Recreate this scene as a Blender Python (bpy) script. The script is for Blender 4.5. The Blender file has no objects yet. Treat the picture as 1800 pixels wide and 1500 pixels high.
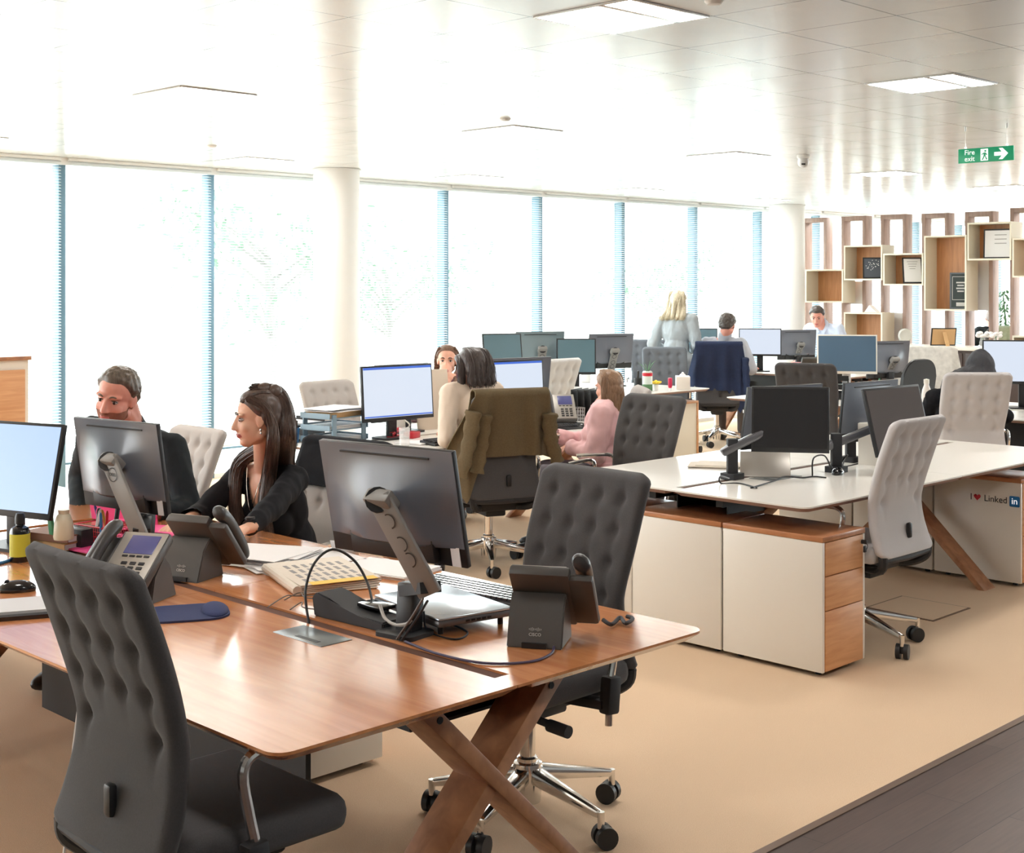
import bpy, bmesh, math, random
from mathutils import Vector, Matrix, Euler, noise
R = math.radians
PI = math.pi
S = bpy.context.scene
COL = S.collection
random.seed(7)
V = Vector

# ------------------------------------------------------------------ camera, sky, exposure
F, CX, CY, EYE = 2387.0, 900.0, 503.0, 1.70      # focal length and horizon in pixels of the 1800x1500 frame, eye height
cd = bpy.data.cameras.new('camera')
cam = bpy.data.objects.new('camera', cd); COL.objects.link(cam)
cam.location = (0, 0, EYE); cam.rotation_euler = (R(90), 0, R(-45))
cd.sensor_width = 36; cd.lens = F / 1800 * 36; cd.shift_y = -(750 - CY) / 1800
cd.clip_start = 0.05; cd.clip_end = 300
S.camera = cam
wd = bpy.data.worlds.new('sky'); S.world = wd; wd.use_nodes = True
wbg = wd.node_tree.nodes['Background']
wbg.inputs[0].default_value = (0.96, 0.985, 1, 1); wbg.inputs[1].default_value = 3.0
S.view_settings.view_transform = 'Standard'; S.view_settings.look = 'None'
S.view_settings.gamma = 1; S.view_settings.use_curve_mapping = False
S.view_settings.exposure = 1.5
S.cycles.use_denoising = True
S.cycles.max_bounces = 7; S.cycles.diffuse_bounces = 4; S.cycles.glossy_bounces = 3
S.cycles.transparent_max_bounces = 12; S.cycles.transmission_bounces = 4
S.cycles.sample_clamp_indirect = 8; S.cycles.caustics_reflective = False; S.cycles.caustics_refractive = False
LAMP = 11.0          # ceiling panel radiance

def at(px, py, z):
    """a point of the photograph lying at height z"""
    d = F * (EYE - z) / (py - CY); r = (px - CX) / F * d
    return V(((d + r) / math.sqrt(2), (d - r) / math.sqrt(2), z))
def far(px, py, d):
    r = (px - CX) / F * d
    return V(((d + r) / math.sqrt(2), (d - r) / math.sqrt(2), EYE - (py - CY) * d / F))
def onx(px, py, x):
    q = (px - CX) / F; y = x * (1 - q) / (1 + q); d = (x + y) / math.sqrt(2)
    return V((x, y, EYE - (py - CY) * d / F))
def ony(px, py, y):
    q = (px - CX) / F; x = y * (1 + q) / (1 - q); d = (x + y) / math.sqrt(2)
    return V((x, y, EYE - (py - CY) * d / F))

# ------------------------------------------------------------------ materials
def srgb(r, g, b):
    f = lambda c: (c / 255 / 12.92) if c / 255 <= 0.04045 else ((c / 255 + 0.055) / 1.055) ** 2.4
    return (f(r), f(g), f(b), 1)
MATS = {}
def mat(name, col, rough=0.5, metal=0.0, spec=0.5, coat=0.0, emit=None, es=0.0, var=0.0, vscale=30.0, bump=0.0, bscale=400.0, sss=0.0, alpha=1.0, sheen=0.0):
    if name in MATS: return MATS[name]
    m = bpy.data.materials.new(name); m.use_nodes = True; MATS[name] = m
    nt = m.node_tree; b = nt.nodes['Principled BSDF']
    if len(col) == 3: col = (*col, 1)
    b.inputs['Base Color'].default_value = col
    b.inputs['Roughness'].default_value = rough; b.inputs['Metallic'].default_value = metal
    b.inputs['Specular IOR Level'].default_value = spec
    b.inputs['Coat Weight'].default_value = coat; b.inputs['Coat Roughness'].default_value = 0.12
    if sheen: b.inputs['Sheen Weight'].default_value = sheen
    if sss:
        b.inputs['Subsurface Weight'].default_value = sss; b.inputs['Subsurface Radius'].default_value = (0.012, 0.005, 0.003)
        b.inputs['Subsurface Scale'].default_value = 0.5
    if emit:
        b.inputs['Emission Color'].default_value = (*emit[:3], 1); b.inputs['Emission Strength'].default_value = es
    b.inputs['Alpha'].default_value = alpha
    if var or bump:
        tc = nt.nodes.new('ShaderNodeTexCoord')
    if var:
        n = nt.nodes.new('ShaderNodeTexNoise'); n.inputs['Scale'].default_value = vscale; n.inputs['Detail'].default_value = 3
        mx = nt.nodes.new('ShaderNodeMix'); mx.data_type = 'RGBA'
        mx.inputs[6].default_value = tuple(c * (1 - var) for c in col[:3]) + (1,)
        mx.inputs[7].default_value = tuple(min(1, c * (1 + var)) for c in col[:3]) + (1,)
        nt.links.new(tc.outputs['Object'], n.inputs['Vector']); nt.links.new(n.outputs['Fac'], mx.inputs[0])
        nt.links.new(mx.outputs[2], b.inputs['Base Color'])
    if bump:
        n2 = nt.nodes.new('ShaderNodeTexNoise'); n2.inputs['Scale'].default_value = bscale; n2.inputs['Detail'].default_value = 2
        bp = nt.nodes.new('ShaderNodeBump'); bp.inputs['Strength'].default_value = bump; bp.inputs['Distance'].default_value = 0.002
        nt.links.new(tc.outputs['Object'], n2.inputs['Vector']); nt.links.new(n2.outputs['Fac'], bp.inputs['Height'])
        nt.links.new(bp.outputs['Normal'], b.inputs['Normal'])
    return m
def wood(name, c1, c2, rough=0.35, coat=0.0, stretch=(1, 14, 14), scale=4.0, spec=0.5):
    m = mat(name, c1, rough, coat=coat, spec=spec); nt = m.node_tree; b = nt.nodes['Principled BSDF']
    tc = nt.nodes.new('ShaderNodeTexCoord'); mp = nt.nodes.new('ShaderNodeMapping'); mp.inputs['Scale'].default_value = stretch
    n = nt.nodes.new('ShaderNodeTexNoise'); n.inputs['Scale'].default_value = scale; n.inputs['Detail'].default_value = 6; n.inputs['Distortion'].default_value = 0.6
    cr = nt.nodes.new('ShaderNodeValToRGB'); e = cr.color_ramp.elements
    e[0].position = 0.3; e[0].color = (*c1[:3], 1); e[1].position = 0.7; e[1].color = (*c2[:3], 1)
    nt.links.new(tc.outputs['Object'], mp.inputs[0]); nt.links.new(mp.outputs[0], n.inputs['Vector'])
    nt.links.new(n.outputs['Fac'], cr.inputs[0]); nt.links.new(cr.outputs[0], b.inputs['Base Color'])
    return m
M = {}
M['cherry'] = wood('cherry wood', srgb(196, 124, 76), srgb(222, 152, 100), 0.26, coat=0.8, stretch=(9, 0.8, 9), scale=3)
M['beam'] = wood('brown beam wood', srgb(150, 100, 68), srgb(182, 128, 90), 0.42, stretch=(2, 2, 2), scale=9)
M['oak'] = wood('oak veneer', srgb(203, 146, 100), srgb(221, 168, 122), 0.4, stretch=(1.2, 1.2, 14), scale=3)
M['oakh'] = wood('oak veneer drawer', srgb(208, 146, 98), srgb(226, 168, 118), 0.4, stretch=(1.5, 1.5, 16), scale=3)
M['oaktop'] = wood('oak veneer top', srgb(176, 116, 78), srgb(196, 136, 94), 0.3, coat=0.2, stretch=(9, 1.5, 1.5), scale=3)
M['shelfwood'] = wood('shelf back wood', srgb(176, 118, 74), srgb(204, 146, 98), 0.45, stretch=(14, 14, 1.2), scale=2)
M['framewood'] = wood('greyish frame wood', srgb(150, 122, 110), srgb(176, 148, 134), 0.5, stretch=(9, 9, 1), scale=3)
M['whitetop'] = mat('white laminate top', srgb(238, 234, 227), 0.28, coat=0.15)
M['white'] = mat('white lacquer', srgb(236, 230, 220), 0.35)
M['cream'] = mat('cream lacquer', srgb(232, 224, 204), 0.45)
M['paint'] = mat('white wall paint', srgb(240, 240, 238), 0.6, bump=0.05, bscale=90)
M['edge'] = mat('grey pink board edge', srgb(150, 120, 112), 0.5)
M['dark'] = mat('charcoal fabric', srgb(80, 78, 79), 0.95, var=0.18, vscale=260, bump=0.35, bscale=900, spec=0.2, sheen=0.15)
M['lgrey'] = mat('light grey fabric', srgb(206, 202, 202), 0.92, var=0.05, vscale=260, bump=0.25, bscale=900, spec=0.2)
M['mgrey'] = mat('warm grey fabric', srgb(186, 180, 176), 0.92, var=0.06, vscale=260, bump=0.25, bscale=900, spec=0.2)
M['wfab'] = mat('off white fabric', srgb(226, 228, 228), 0.9, var=0.04, vscale=260, bump=0.2, bscale=900, spec=0.2)
M['slate'] = mat('slate grey fabric', srgb(108, 113, 120), 0.95, var=0.15, vscale=260, bump=0.3, bscale=900, spec=0.2)
M['chrome'] = mat('polished aluminium', (0.78, 0.77, 0.76), 0.14, metal=1.0)
M['alu'] = mat('satin aluminium', (0.6, 0.6, 0.6), 0.3, metal=1.0)
M['black'] = mat('black plastic', srgb(30, 30, 32), 0.45)
M['softblack'] = mat('soft black plastic', srgb(42, 42, 45), 0.65, bump=0.1)
M['gloss'] = mat('glossy black plastic', srgb(20, 20, 24), 0.12, coat=0.4)
M['steel'] = mat('black steel', srgb(34, 33, 34), 0.5, metal=0.3)
M['shell'] = mat('grey monitor shell', srgb(104, 109, 120), 0.3, spec=0.6, coat=0.3)
M['riser'] = mat('grey stand metal', srgb(132, 130, 127), 0.42)
M['phone'] = mat('dark grey phone plastic', srgb(76, 73, 71), 0.45, bump=0.05)
M['phonelt'] = mat('silver phone fascia', srgb(168, 163, 155), 0.4, metal=0.3)
M['lcd'] = mat('phone display', srgb(72, 74, 118), 0.2, emit=srgb(82, 84, 130), es=0.12)
M['logo'] = mat('pale logo print', srgb(205, 203, 200), 0.5)
M['paper'] = mat('white paper', srgb(238, 236, 236), 0.7)
M['newsprint'] = mat('newsprint', srgb(222, 212, 198), 0.8, var=0.06, vscale=60)
M['ink'] = mat('grey print', srgb(150, 146, 144), 0.8)
M['yellow'] = mat('yellow print', srgb(240, 200, 90), 0.7)
M['label'] = mat('lime yellow label', srgb(206, 206, 70), 0.5)
M['pink'] = mat('hot pink card', srgb(242, 80, 150), 0.6)
M['red'] = mat('red plastic', srgb(204, 36, 52), 0.35)
M['navy'] = mat('navy cloth', srgb(46, 56, 96), 0.85, var=0.1, vscale=200, bump=0.2)
M['card'] = mat('brown card', srgb(206, 168, 120), 0.8)
M['bluegrey'] = mat('blue grey plastic', srgb(128, 152, 168), 0.4)
M['bluepl'] = mat('blue plastic', srgb(60, 130, 190), 0.4)
M['green'] = mat('green plastic', srgb(70, 150, 110), 0.45)
M['leaf'] = mat('green leaf', srgb(82, 122, 84), 0.6, var=0.3, vscale=20)
M['signgreen'] = mat('sign green', srgb(0, 140, 96), 0.4, emit=srgb(0, 140, 96), es=0.15)
M['signwhite'] = mat('sign white', srgb(245, 250, 248), 0.4, emit=(1, 1, 1), es=0.25)
M['liblue'] = mat('sticker blue', srgb(20, 112, 182), 0.4)
M['heart'] = mat('sticker red', srgb(206, 24, 40), 0.4)
M['ink2'] = mat('black print', srgb(28, 28, 30), 0.5)
M['mull'] = mat('steel blue mullion paint', srgb(104, 138, 158), 0.4)
M['floorwood'] = None

def floor_mats():
    m = mat('tan carpet', srgb(214, 178, 138), 1.0, spec=0.1); nt = m.node_tree; b = nt.nodes['Principled BSDF']
    tc = nt.nodes.new('ShaderNodeTexCoord')
    n = nt.nodes.new('ShaderNodeTexNoise'); n.inputs['Scale'].default_value = 420; n.inputs['Detail'].default_value = 2
    n1 = nt.nodes.new('ShaderNodeTexNoise'); n1.inputs['Scale'].default_value = 1.3; n1.inputs['Detail'].default_value = 4
    cr = nt.nodes.new('ShaderNodeValToRGB'); e = cr.color_ramp.elements
    e[0].position = 0.25; e[0].color = srgb(220, 189, 156); e[1].position = 0.75; e[1].color = srgb(244, 217, 186)
    mx = nt.nodes.new('ShaderNodeMix'); mx.data_type = 'RGBA'; mx.blend_type = 'MULTIPLY'; mx.inputs[0].default_value = 0.08
    bp = nt.nodes.new('ShaderNodeBump'); bp.inputs['Strength'].default_value = 0.5; bp.inputs['Distance'].default_value = 0.004
    L = nt.links.new
    L(tc.outputs['Object'], n.inputs['Vector']); L(tc.outputs['Object'], n1.inputs['Vector']); L(n.outputs['Fac'], cr.inputs[0])
    L(cr.outputs[0], mx.inputs[6]); L(n1.outputs['Fac'], mx.inputs[7]); L(mx.outputs[2], b.inputs['Base Color'])
    L(n.outputs['Fac'], bp.inputs['Height']); L(bp.outputs[0], b.inputs['Normal'])
    M['carpet'] = m
    m = mat('dark aisle boards', srgb(92, 72, 66), 0.42); nt = m.node_tree; b = nt.nodes['Principled BSDF']; L = nt.links.new
    tc = nt.nodes.new('ShaderNodeTexCoord'); br = nt.nodes.new('ShaderNodeTexBrick')
    br.inputs['Scale'].default_value = 1; br.inputs['Brick Width'].default_value = 1.2; br.inputs['Row Height'].default_value = 0.15
    br.inputs['Mortar Size'].default_value = 0.0015; br.inputs['Color1'].default_value = srgb(86, 66, 60); br.inputs['Color2'].default_value = srgb(104, 84, 76)
    br.inputs['Mortar'].default_value = srgb(50, 38, 36)
    mp = nt.nodes.new('ShaderNodeMapping'); mp.inputs['Scale'].default_value = (1.5, 22, 1)
    n = nt.nodes.new('ShaderNodeTexNoise'); n.inputs['Scale'].default_value = 4; n.inputs['Detail'].default_value = 5
    mx = nt.nodes.new('ShaderNodeMix'); mx.data_type = 'RGBA'; mx.blend_type = 'MULTIPLY'; mx.inputs[0].default_value = 0.5
    L(tc.outputs['Object'], br.inputs['Vector']); L(tc.outputs['Object'], mp.inputs[0]); L(mp.outputs[0], n.inputs['Vector'])
    L(br.outputs['Color'], mx.inputs[6]); L(n.outputs['Fac'], mx.inputs[7]); L(mx.outputs[2], b.inputs['Base Color'])
    M['floorwood'] = m
    # ceiling: glossy white metal tiles on a half metre grid
    m = mat('ceiling tiles', srgb(232, 233, 232), 0.22, spec=0.6); nt = m.node_tree; b = nt.nodes['Principled BSDF']; L = nt.links.new
    tc = nt.nodes.new('ShaderNodeTexCoord'); mp = nt.nodes.new('ShaderNodeMapping'); mp.inputs['Location'].default_value = (CEIL_OFF[0], CEIL_OFF[1], 0)
    br = nt.nodes.new('ShaderNodeTexBrick'); br.offset = 0; br.squash = 1
    br.inputs['Scale'].default_value = 1; br.inputs['Brick Width'].default_value = TX; br.inputs['Row Height'].default_value = TY
    br.inputs['Mortar Size'].default_value = 0.0035; br.inputs['Mortar Smooth'].default_value = 0.1
    br.inputs['Color1'].default_value = srgb(232, 233, 232); br.inputs['Color2'].default_value = srgb(232, 233, 232); br.inputs['Mortar'].default_value = srgb(120, 122, 124)
    L(tc.outputs['Object'], mp.inputs[0]); L(mp.outputs[0], br.inputs['Vector']); L(br.outputs['Color'], b.inputs['Base Color'])
    n = nt.nodes.new('ShaderNodeTexNoise'); n.inputs['Scale'].default_value = 3
    rr = nt.nodes.new('ShaderNodeMapRange'); rr.inputs[3].default_value = 0.16; rr.inputs[4].default_value = 0.26
    L(tc.outputs['Object'], n.inputs['Vector']); L(n.outputs['Fac'], rr.inputs[0]); L(rr.outputs[0], b.inputs['Roughness'])
    M['ceiling'] = m
    m = bpy.data.materials.new('window glass'); m.use_nodes = True; nt = m.node_tree; nt.nodes.clear(); L = nt.links.new
    o = nt.nodes.new('ShaderNodeOutputMaterial'); mxs = nt.nodes.new('ShaderNodeMixShader'); tr = nt.nodes.new('ShaderNodeBsdfTransparent'); gl = nt.nodes.new('ShaderNodeBsdfGlossy')
    fr = nt.nodes.new('ShaderNodeFresnel'); fr.inputs[0].default_value = 1.04; gl.inputs['Roughness'].default_value = 0.02
    tr.inputs[0].default_value = (0.93, 0.97, 0.97, 1)
    L(fr.outputs[0], mxs.inputs[0]); L(tr.outputs[0], mxs.inputs[1]); L(gl.outputs[0], mxs.inputs[2]); L(mxs.outputs[0], o.inputs[0])
    M['glass'] = m
    # blind slats let some daylight through
    m = bpy.data.materials.new('blind slats'); m.use_nodes = True; nt = m.node_tree; nt.nodes.clear(); L = nt.links.new
    o = nt.nodes.new('ShaderNodeOutputMaterial'); mxs = nt.nodes.new('ShaderNodeMixShader'); df = nt.nodes.new('ShaderNodeBsdfDiffuse'); tl = nt.nodes.new('ShaderNodeBsdfTranslucent')
    df.inputs[0].default_value = (0.86, 0.88, 0.88, 1); tl.inputs[0].default_value = (0.86, 0.88, 0.88, 1); mxs.inputs[0].default_value = 0.45
    L(df.outputs[0], mxs.inputs[1]); L(tl.outputs[0], mxs.inputs[2]); L(mxs.outputs[0], o.inputs[0])
    M['slat'] = m
CEIL, TX, TY = 2.74, 0.4885, 0.506
CEIL_OFF = (0.151, 0.391)

# ------------------------------------------------------------------ mesh helpers
def rotm(rx=0, ry=0, rz=0):
    return Euler((R(rx), R(ry), R(rz))).to_matrix().to_4x4()
def frame_m(o, x, y):
    x = V(x).normalized(); z = x.cross(V(y)).normalized(); y = z.cross(x)
    return Matrix(((x.x, y.x, z.x, o[0]), (x.y, y.y, z.y, o[1]), (x.z, y.z, z.z, o[2]), (0, 0, 0, 1)))
def rrect(x0, y0, x1, y1, r, n=6):
    rs = r if isinstance(r, (list, tuple)) else (r,) * 4       # order: x0y0, x1y0, x1y1, x0y1
    pts = []
    for (cx, cy, a, rr) in ((x0, y0, 180, rs[0]), (x1, y0, 270, rs[1]), (x1, y1, 0, rs[2]), (x0, y1, 90, rs[3])):
        if rr <= 1e-5: pts.append((cx, cy)); continue
        sx = 1 if cx == x0 else -1; sy = 1 if cy == y0 else -1
        ox, oy = cx + sx * rr, cy + sy * rr
        for k in range(n + 1):
            t = R(a + 90 * k / n); pts.append((ox + rr * math.cos(t), oy + rr * math.sin(t)))
    return pts
class MB:
    def __init__(s): s.bm = bmesh.new()
    def box(s, c, sz, rot=None, bev=0.0, seg=2):
        m = Matrix.Translation(V(c)) @ (rot or Matrix()) @ Matrix.Diagonal((*sz, 1))
        g = bmesh.ops.create_cube(s.bm, size=1, matrix=m)
        if bev:
            es = list({e for v in g['verts'] for e in v.link_edges})
            bmesh.ops.bevel(s.bm, geom=es, offset=min(bev, min(sz) * 0.45), segments=seg, affect='EDGES', profile=0.5)
        return s
    def bar(s, p0, p1, w, h, bev=0.0, side=(0, 0, 1), w1=None, h1=None):
        """a beam from p0 to p1, w across, h along the side vector; may taper to w1, h1"""
        p0, p1 = V(p0), V(p1); d = (p1 - p0).normalized(); up = V(side); x = d.cross(up)
        if x.length < 1e-4: x = d.cross(V((1, 0, 0)))
        x.normalize(); up = x.cross(d)
        w1 = w1 or w; h1 = h1 or h; vs = []
        for p, a, b in ((p0, w, h), (p1, w1, h1)):
            for i, j in ((-1, -1), (1, -1), (1, 1), (-1, 1)):
                vs.append(s.bm.verts.new(p + x * (i * a / 2) + up * (j * b / 2)))
        fs = [(3, 2, 1, 0), (4, 5, 6, 7)] + [(k, (k + 1) % 4, 4 + (k + 1) % 4, 4 + k) for k in range(4)]
        for f in fs: s.bm.faces.new([vs[i] for i in f])
        if bev:
            es = list({e for v in vs for e in v.link_edges})
            bmesh.ops.bevel(s.bm, geom=es, offset=bev, segments=2, affect='EDGES', profile=0.5)
        return s
    def tube(s, pts, r, seg=8, cap=True, flat=1.0):
        pts = [V(p) for p in pts]; n = len(pts); rs = r if isinstance(r, (list, tuple)) else [r] * n
        t0 = (pts[1] - pts[0]).normalized(); u = t0.orthogonal().normalized(); rings = []
        for i in range(n):
            t = (pts[min(i + 1, n - 1)] - pts[max(i - 1, 0)]).normalized()
            u = (u - t * u.dot(t))
            u = u.normalized() if u.length > 1e-6 else t.orthogonal().normalized()
            w = t.cross(u)
            rings.append([s.bm.verts.new(pts[i] + (u * math.cos(2 * PI * k / seg) + w * math.sin(2 * PI * k / seg) * flat) * rs[i]) for k in range(seg)])
        for a, b in zip(rings, rings[1:]):
            for k in range(seg): s.bm.faces.new((a[k], a[(k + 1) % seg], b[(k + 1) % seg], b[k]))
        if cap: s.bm.faces.new(rings[0][::-1]); s.bm.faces.new(rings[-1])
        return s
    def cyl(s, p0, p1, r0, r1=None, seg=20): return s.tube([p0, p1], [r0, r1 if r1 is not None else r0], seg)
    def lathe(s, prof, c=(0, 0, 0), seg=24, m=None):
        m = m or Matrix.Translation(V(c)); rings = []
        for (r, z) in prof:
            rings.append([s.bm.verts.new(m @ V((max(r, 1e-5) * math.cos(2 * PI * k / seg), max(r, 1e-5) * math.sin(2 * PI * k / seg), z))) for k in range(seg)])
        for a, b in zip(rings, rings[1:]):
            for k in range(seg): s.bm.faces.new((a[k], a[(k + 1) % seg], b[(k + 1) % seg], b[k]))
        if prof[0][0] > 1e-4: s.bm.faces.new(rings[0][::-1])
        if prof[-1][0] > 1e-4: s.bm.faces.new(rings[-1])
        return s
    def prism(s, poly, z0, z1, m=None, inset=0.0):
        m = m or Matrix(); n = len(poly)
        cx = sum(p[0] for p in poly) / n; cy = sum(p[1] for p in poly) / n
        wx = max(abs(p[0] - cx) for p in poly); wy = max(abs(p[1] - cy) for p in poly)
        kx, ky = 1 - inset / max(wx, 1e-6), 1 - inset / max(wy, 1e-6)
        lo = [s.bm.verts.new(m @ V((cx + (p[0] - cx) * kx, cy + (p[1] - cy) * ky, z0))) for p in poly]
        hi = [s.bm.verts.new(m @ V((p[0], p[1], z1))) for p in poly]
        s.bm.faces.new(lo[::-1]); s.bm.faces.new(hi)
        for k in range(n): s.bm.faces.new((lo[k], lo[(k + 1) % n], hi[(k + 1) % n], hi[k]))
        return s
    def ell(s, c, sz, rot=None, sub=3):
        m = Matrix.Translation(V(c)) @ (rot or Matrix()) @ Matrix.Diagonal((*sz, 1))
        bmesh.ops.create_icosphere(s.bm, subdivisions=sub, radius=1, matrix=m); return s
    def cone(s, p0, p1, r0, r1, sub=2, seg=14):
        """rounded cone: two balls and the frustum between"""
        p0, p1 = V(p0), V(p1)
        s.ell(p0, (r0,) * 3, sub=sub); s.ell(p1, (r1,) * 3, sub=sub)
        if (p1 - p0).length > 1e-4: s.tube([p0, p1], [r0, r1], seg)
        return s
    def grid(s, fn, nu, nv):
        g = [[s.bm.verts.new(fn(i / nu, j / nv)) for j in range(nv + 1)] for i in range(nu + 1)]
        for i in range(nu):
            for j in range(nv): s.bm.faces.new((g[i][j], g[i + 1][j], g[i + 1][j + 1], g[i][j + 1]))
        return s
    def sheet(s, fn, nu, nv, th, nfn):
        """a cloth with thickness: fn is the surface, nfn its thickness direction"""
        a = [[s.bm.verts.new(fn(i / nu, j / nv)) for j in range(nv + 1)] for i in range(nu + 1)]
        b = [[s.bm.verts.new(fn(i / nu, j / nv) + nfn(i / nu, j / nv) * th) for j in range(nv + 1)] for i in range(nu + 1)]
        for i in range(nu):
            for j in range(nv):
                s.bm.faces.new((a[i][j], a[i + 1][j], a[i + 1][j + 1], a[i][j + 1]))
                s.bm.faces.new((b[i][j + 1], b[i + 1][j + 1], b[i + 1][j], b[i][j]))
        for i in range(nu):
            s.bm.faces.new((a[i + 1][0], a[i][0], b[i][0], b[i + 1][0])); s.bm.faces.new((a[i][nv], a[i + 1][nv], b[i + 1][nv], b[i][nv]))
        for j in range(nv):
            s.bm.faces.new((a[0][j], a[0][j + 1], b[0][j + 1], b[0][j])); s.bm.faces.new((a[nu][j + 1], a[nu][j], b[nu][j], b[nu][j + 1]))
        return s
    def add(s, other_mesh, m):
        t = other_mesh.copy(); t.transform(m); s.bm.from_mesh(t); bpy.data.meshes.remove(t); return s
    def xf(s, m): s.bm.transform(m); return s
    def build(s, name, m, parent=None, smooth=35, world=False):
        """link as ONE mesh object; world=True: the shape was drawn in world space, its parent is an unrotated Empty"""
        bmesh.ops.recalc_face_normals(s.bm, faces=s.bm.faces)
        if parent is not None and world:
            p = V((0, 0, 0)); q = parent
            while q: p += q.location; q = q.parent
            s.bm.transform(Matrix.Translation(-p))
        me = bpy.data.meshes.new(name); s.bm.to_mesh(me); s.bm.free()
        if smooth:
            me.shade_smooth(); me.set_sharp_from_angle(angle=R(smooth))
        me.materials.append(m)
        o = bpy.data.objects.new(name, me); COL.objects.link(o)
        if parent is not None: o.parent = parent
        return o
def tag(o, label=None, cat=None, group=None, kind=None):
    if label: o['label'] = label
    if cat: o['category'] = cat
    if group: o['group'] = group
    if kind: o['kind'] = kind
    return o
def thing(name, label, cat, loc=(0, 0, 0), rz=0, group=None):
    o = bpy.data.objects.new(name, None); COL.objects.link(o); o.empty_display_size = 0.1
    o.location = loc; o.rotation_euler = (0, 0, R(rz)); return tag(o, label, cat, group)
def solo(name, mb, m, label, cat, loc=None, rz=0, group=None, smooth=35):
    """a thing that is one mesh; loc given: shape drawn round its own origin"""
    o = mb.build(name, m, None, smooth)
    if loc is not None: o.location = loc; o.rotation_euler = (0, 0, R(rz))
    return tag(o, label, cat, group)
def struct(name, mb, m, smooth=35): return tag(mb.build(name, m, None, smooth), kind='structure')
def copy_tree(o, parent=None):
    c = o.copy(); COL.objects.link(c)
    if parent is not None: c.parent = parent
    for ch in list(o.children): copy_tree(ch, c)
    return c
def text_mesh(body, size, ext=0.0004, align='CENTER'):
    cu = bpy.data.curves.new('text', 'FONT'); cu.body = body; cu.size = size; cu.extrude = ext; cu.align_x = align; cu.align_y = 'CENTER'; cu.resolution_u = 3
    o = bpy.data.objects.new('text', cu); COL.objects.link(o)
    dg = bpy.context.evaluated_depsgraph_get(); me = bpy.data.meshes.new_from_object(o.evaluated_get(dg))
    bpy.data.objects.remove(o); bpy.data.curves.remove(cu); return me
def remeshed(mb, voxel, smooth_it=3, fac=0.5):
    """one continuous surface out of overlapping solids"""
    me = bpy.data.meshes.new('tmp'); mb.bm.to_mesh(me); mb.bm.free()
    o = bpy.data.objects.new('tmp', me); COL.objects.link(o)
    r = o.modifiers.new('r', 'REMESH'); r.mode = 'VOXEL'; r.voxel_size = voxel; r.adaptivity = 0
    if smooth_it:
        sm = o.modifiers.new('s', 'SMOOTH'); sm.factor = fac; sm.iterations = smooth_it
    dg = bpy.context.evaluated_depsgraph_get(); out = bpy.data.meshes.new_from_object(o.evaluated_get(dg))
    bpy.data.objects.remove(o); bpy.data.meshes.remove(me); return out
def link_mesh(name, me, m, parent=None, smooth=True):
    me.materials.clear(); me.materials.append(m); me.name = name
    if smooth: me.shade_smooth()
    o = bpy.data.objects.new(name, me); COL.objects.link(o)
    if parent is not None: o.parent = parent
    return o
def arc(p0, p1, bulge, n=8):
    p0, p1 = V(p0), V(p1); return [p0.lerp(p1, k / n) + V(bulge) * math.sin(PI * k / n) for k in range(n + 1)]
def spline(pts, n=6):
    pts = [V(p) for p in pts]; out = []
    for i in range(len(pts) - 1):
        a, b, c, d = pts[max(i - 1, 0)], pts[i], pts[i + 1], pts[min(i + 2, len(pts) - 1)]
        for k in range(n):
            t = k / n
            out.append(0.5 * ((2 * b) + (c - a) * t + (2 * a - 5 * b + 4 * c - d) * t * t + (-a + 3 * b - 3 * c + d) * t ** 3))
    out.append(pts[-1]); return out
floor_mats()
# ------------------------------------------------------------------ the room
WY = 10.30                      # inner face of the window wall
X0, X1, Y0 = -9.0, 23.5, -8.0
struct('floor', MB().box(((X0 + X1) / 2, (2.35 + WY + 0.3) / 2, -0.05), (X1 - X0, WY + 0.3 - 2.35, 0.1)), M['carpet'])
tag(MB().box(((X0 + X1) / 2, (Y0 + 2.35) / 2, -0.05), (X1 - X0, 2.35 - Y0, 0.1)).build('floor_aisle', M['floorwood']), kind='structure')
struct('trim_1', MB().box(((X0 + X1) / 2, 2.35, 0.0), (X1 - X0, 0.03, 0.008)), mat('bronze floor strip', srgb(120, 100, 88), 0.4, metal=0.5))
struct('ceiling', MB().box(((X0 + X1) / 2, (Y0 + WY + 0.4) / 2, CEIL + 0.05), (X1 - X0, WY + 0.4 - Y0, 0.1)), M['ceiling'])
for k in range(13):
    y = WY + 0.05 - 1.4 * k
    struct('trim_%d' % (60 + k), MB().box((X1, y, CEIL / 2), (0.16, 0.12, CEIL), bev=0.004), M['paint'])
    tag(MB().box((X1 + 0.03, y - 0.7, CEIL / 2), (0.008, 1.28, CEIL - 0.05)).build('window_%d' % (40 + k), M['glass']), kind='structure')  # glazed end wall, added to brighten the background behind the shelving
struct('wall_back', MB().box(((X0 + X1) / 2, Y0 - 0.08, CEIL / 2), (X1 - X0, 0.15, CEIL)), M['paint'])
struct('wall_left', MB().box((X0 - 0.08, (Y0 + WY) / 2, CEIL / 2), (0.15, WY - Y0, CEIL)), M['paint'])
struct('trim_80', MB().box((X1, (Y0 + WY) / 2, 0.3), (0.12, WY - Y0, 0.04)), M['paint'])
struct('trim_2', MB().box(((X0 + X1) / 2, WY + 0.1, CEIL - 0.03), (X1 - X0, 0.16, 0.06)), M['paint'])
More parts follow.
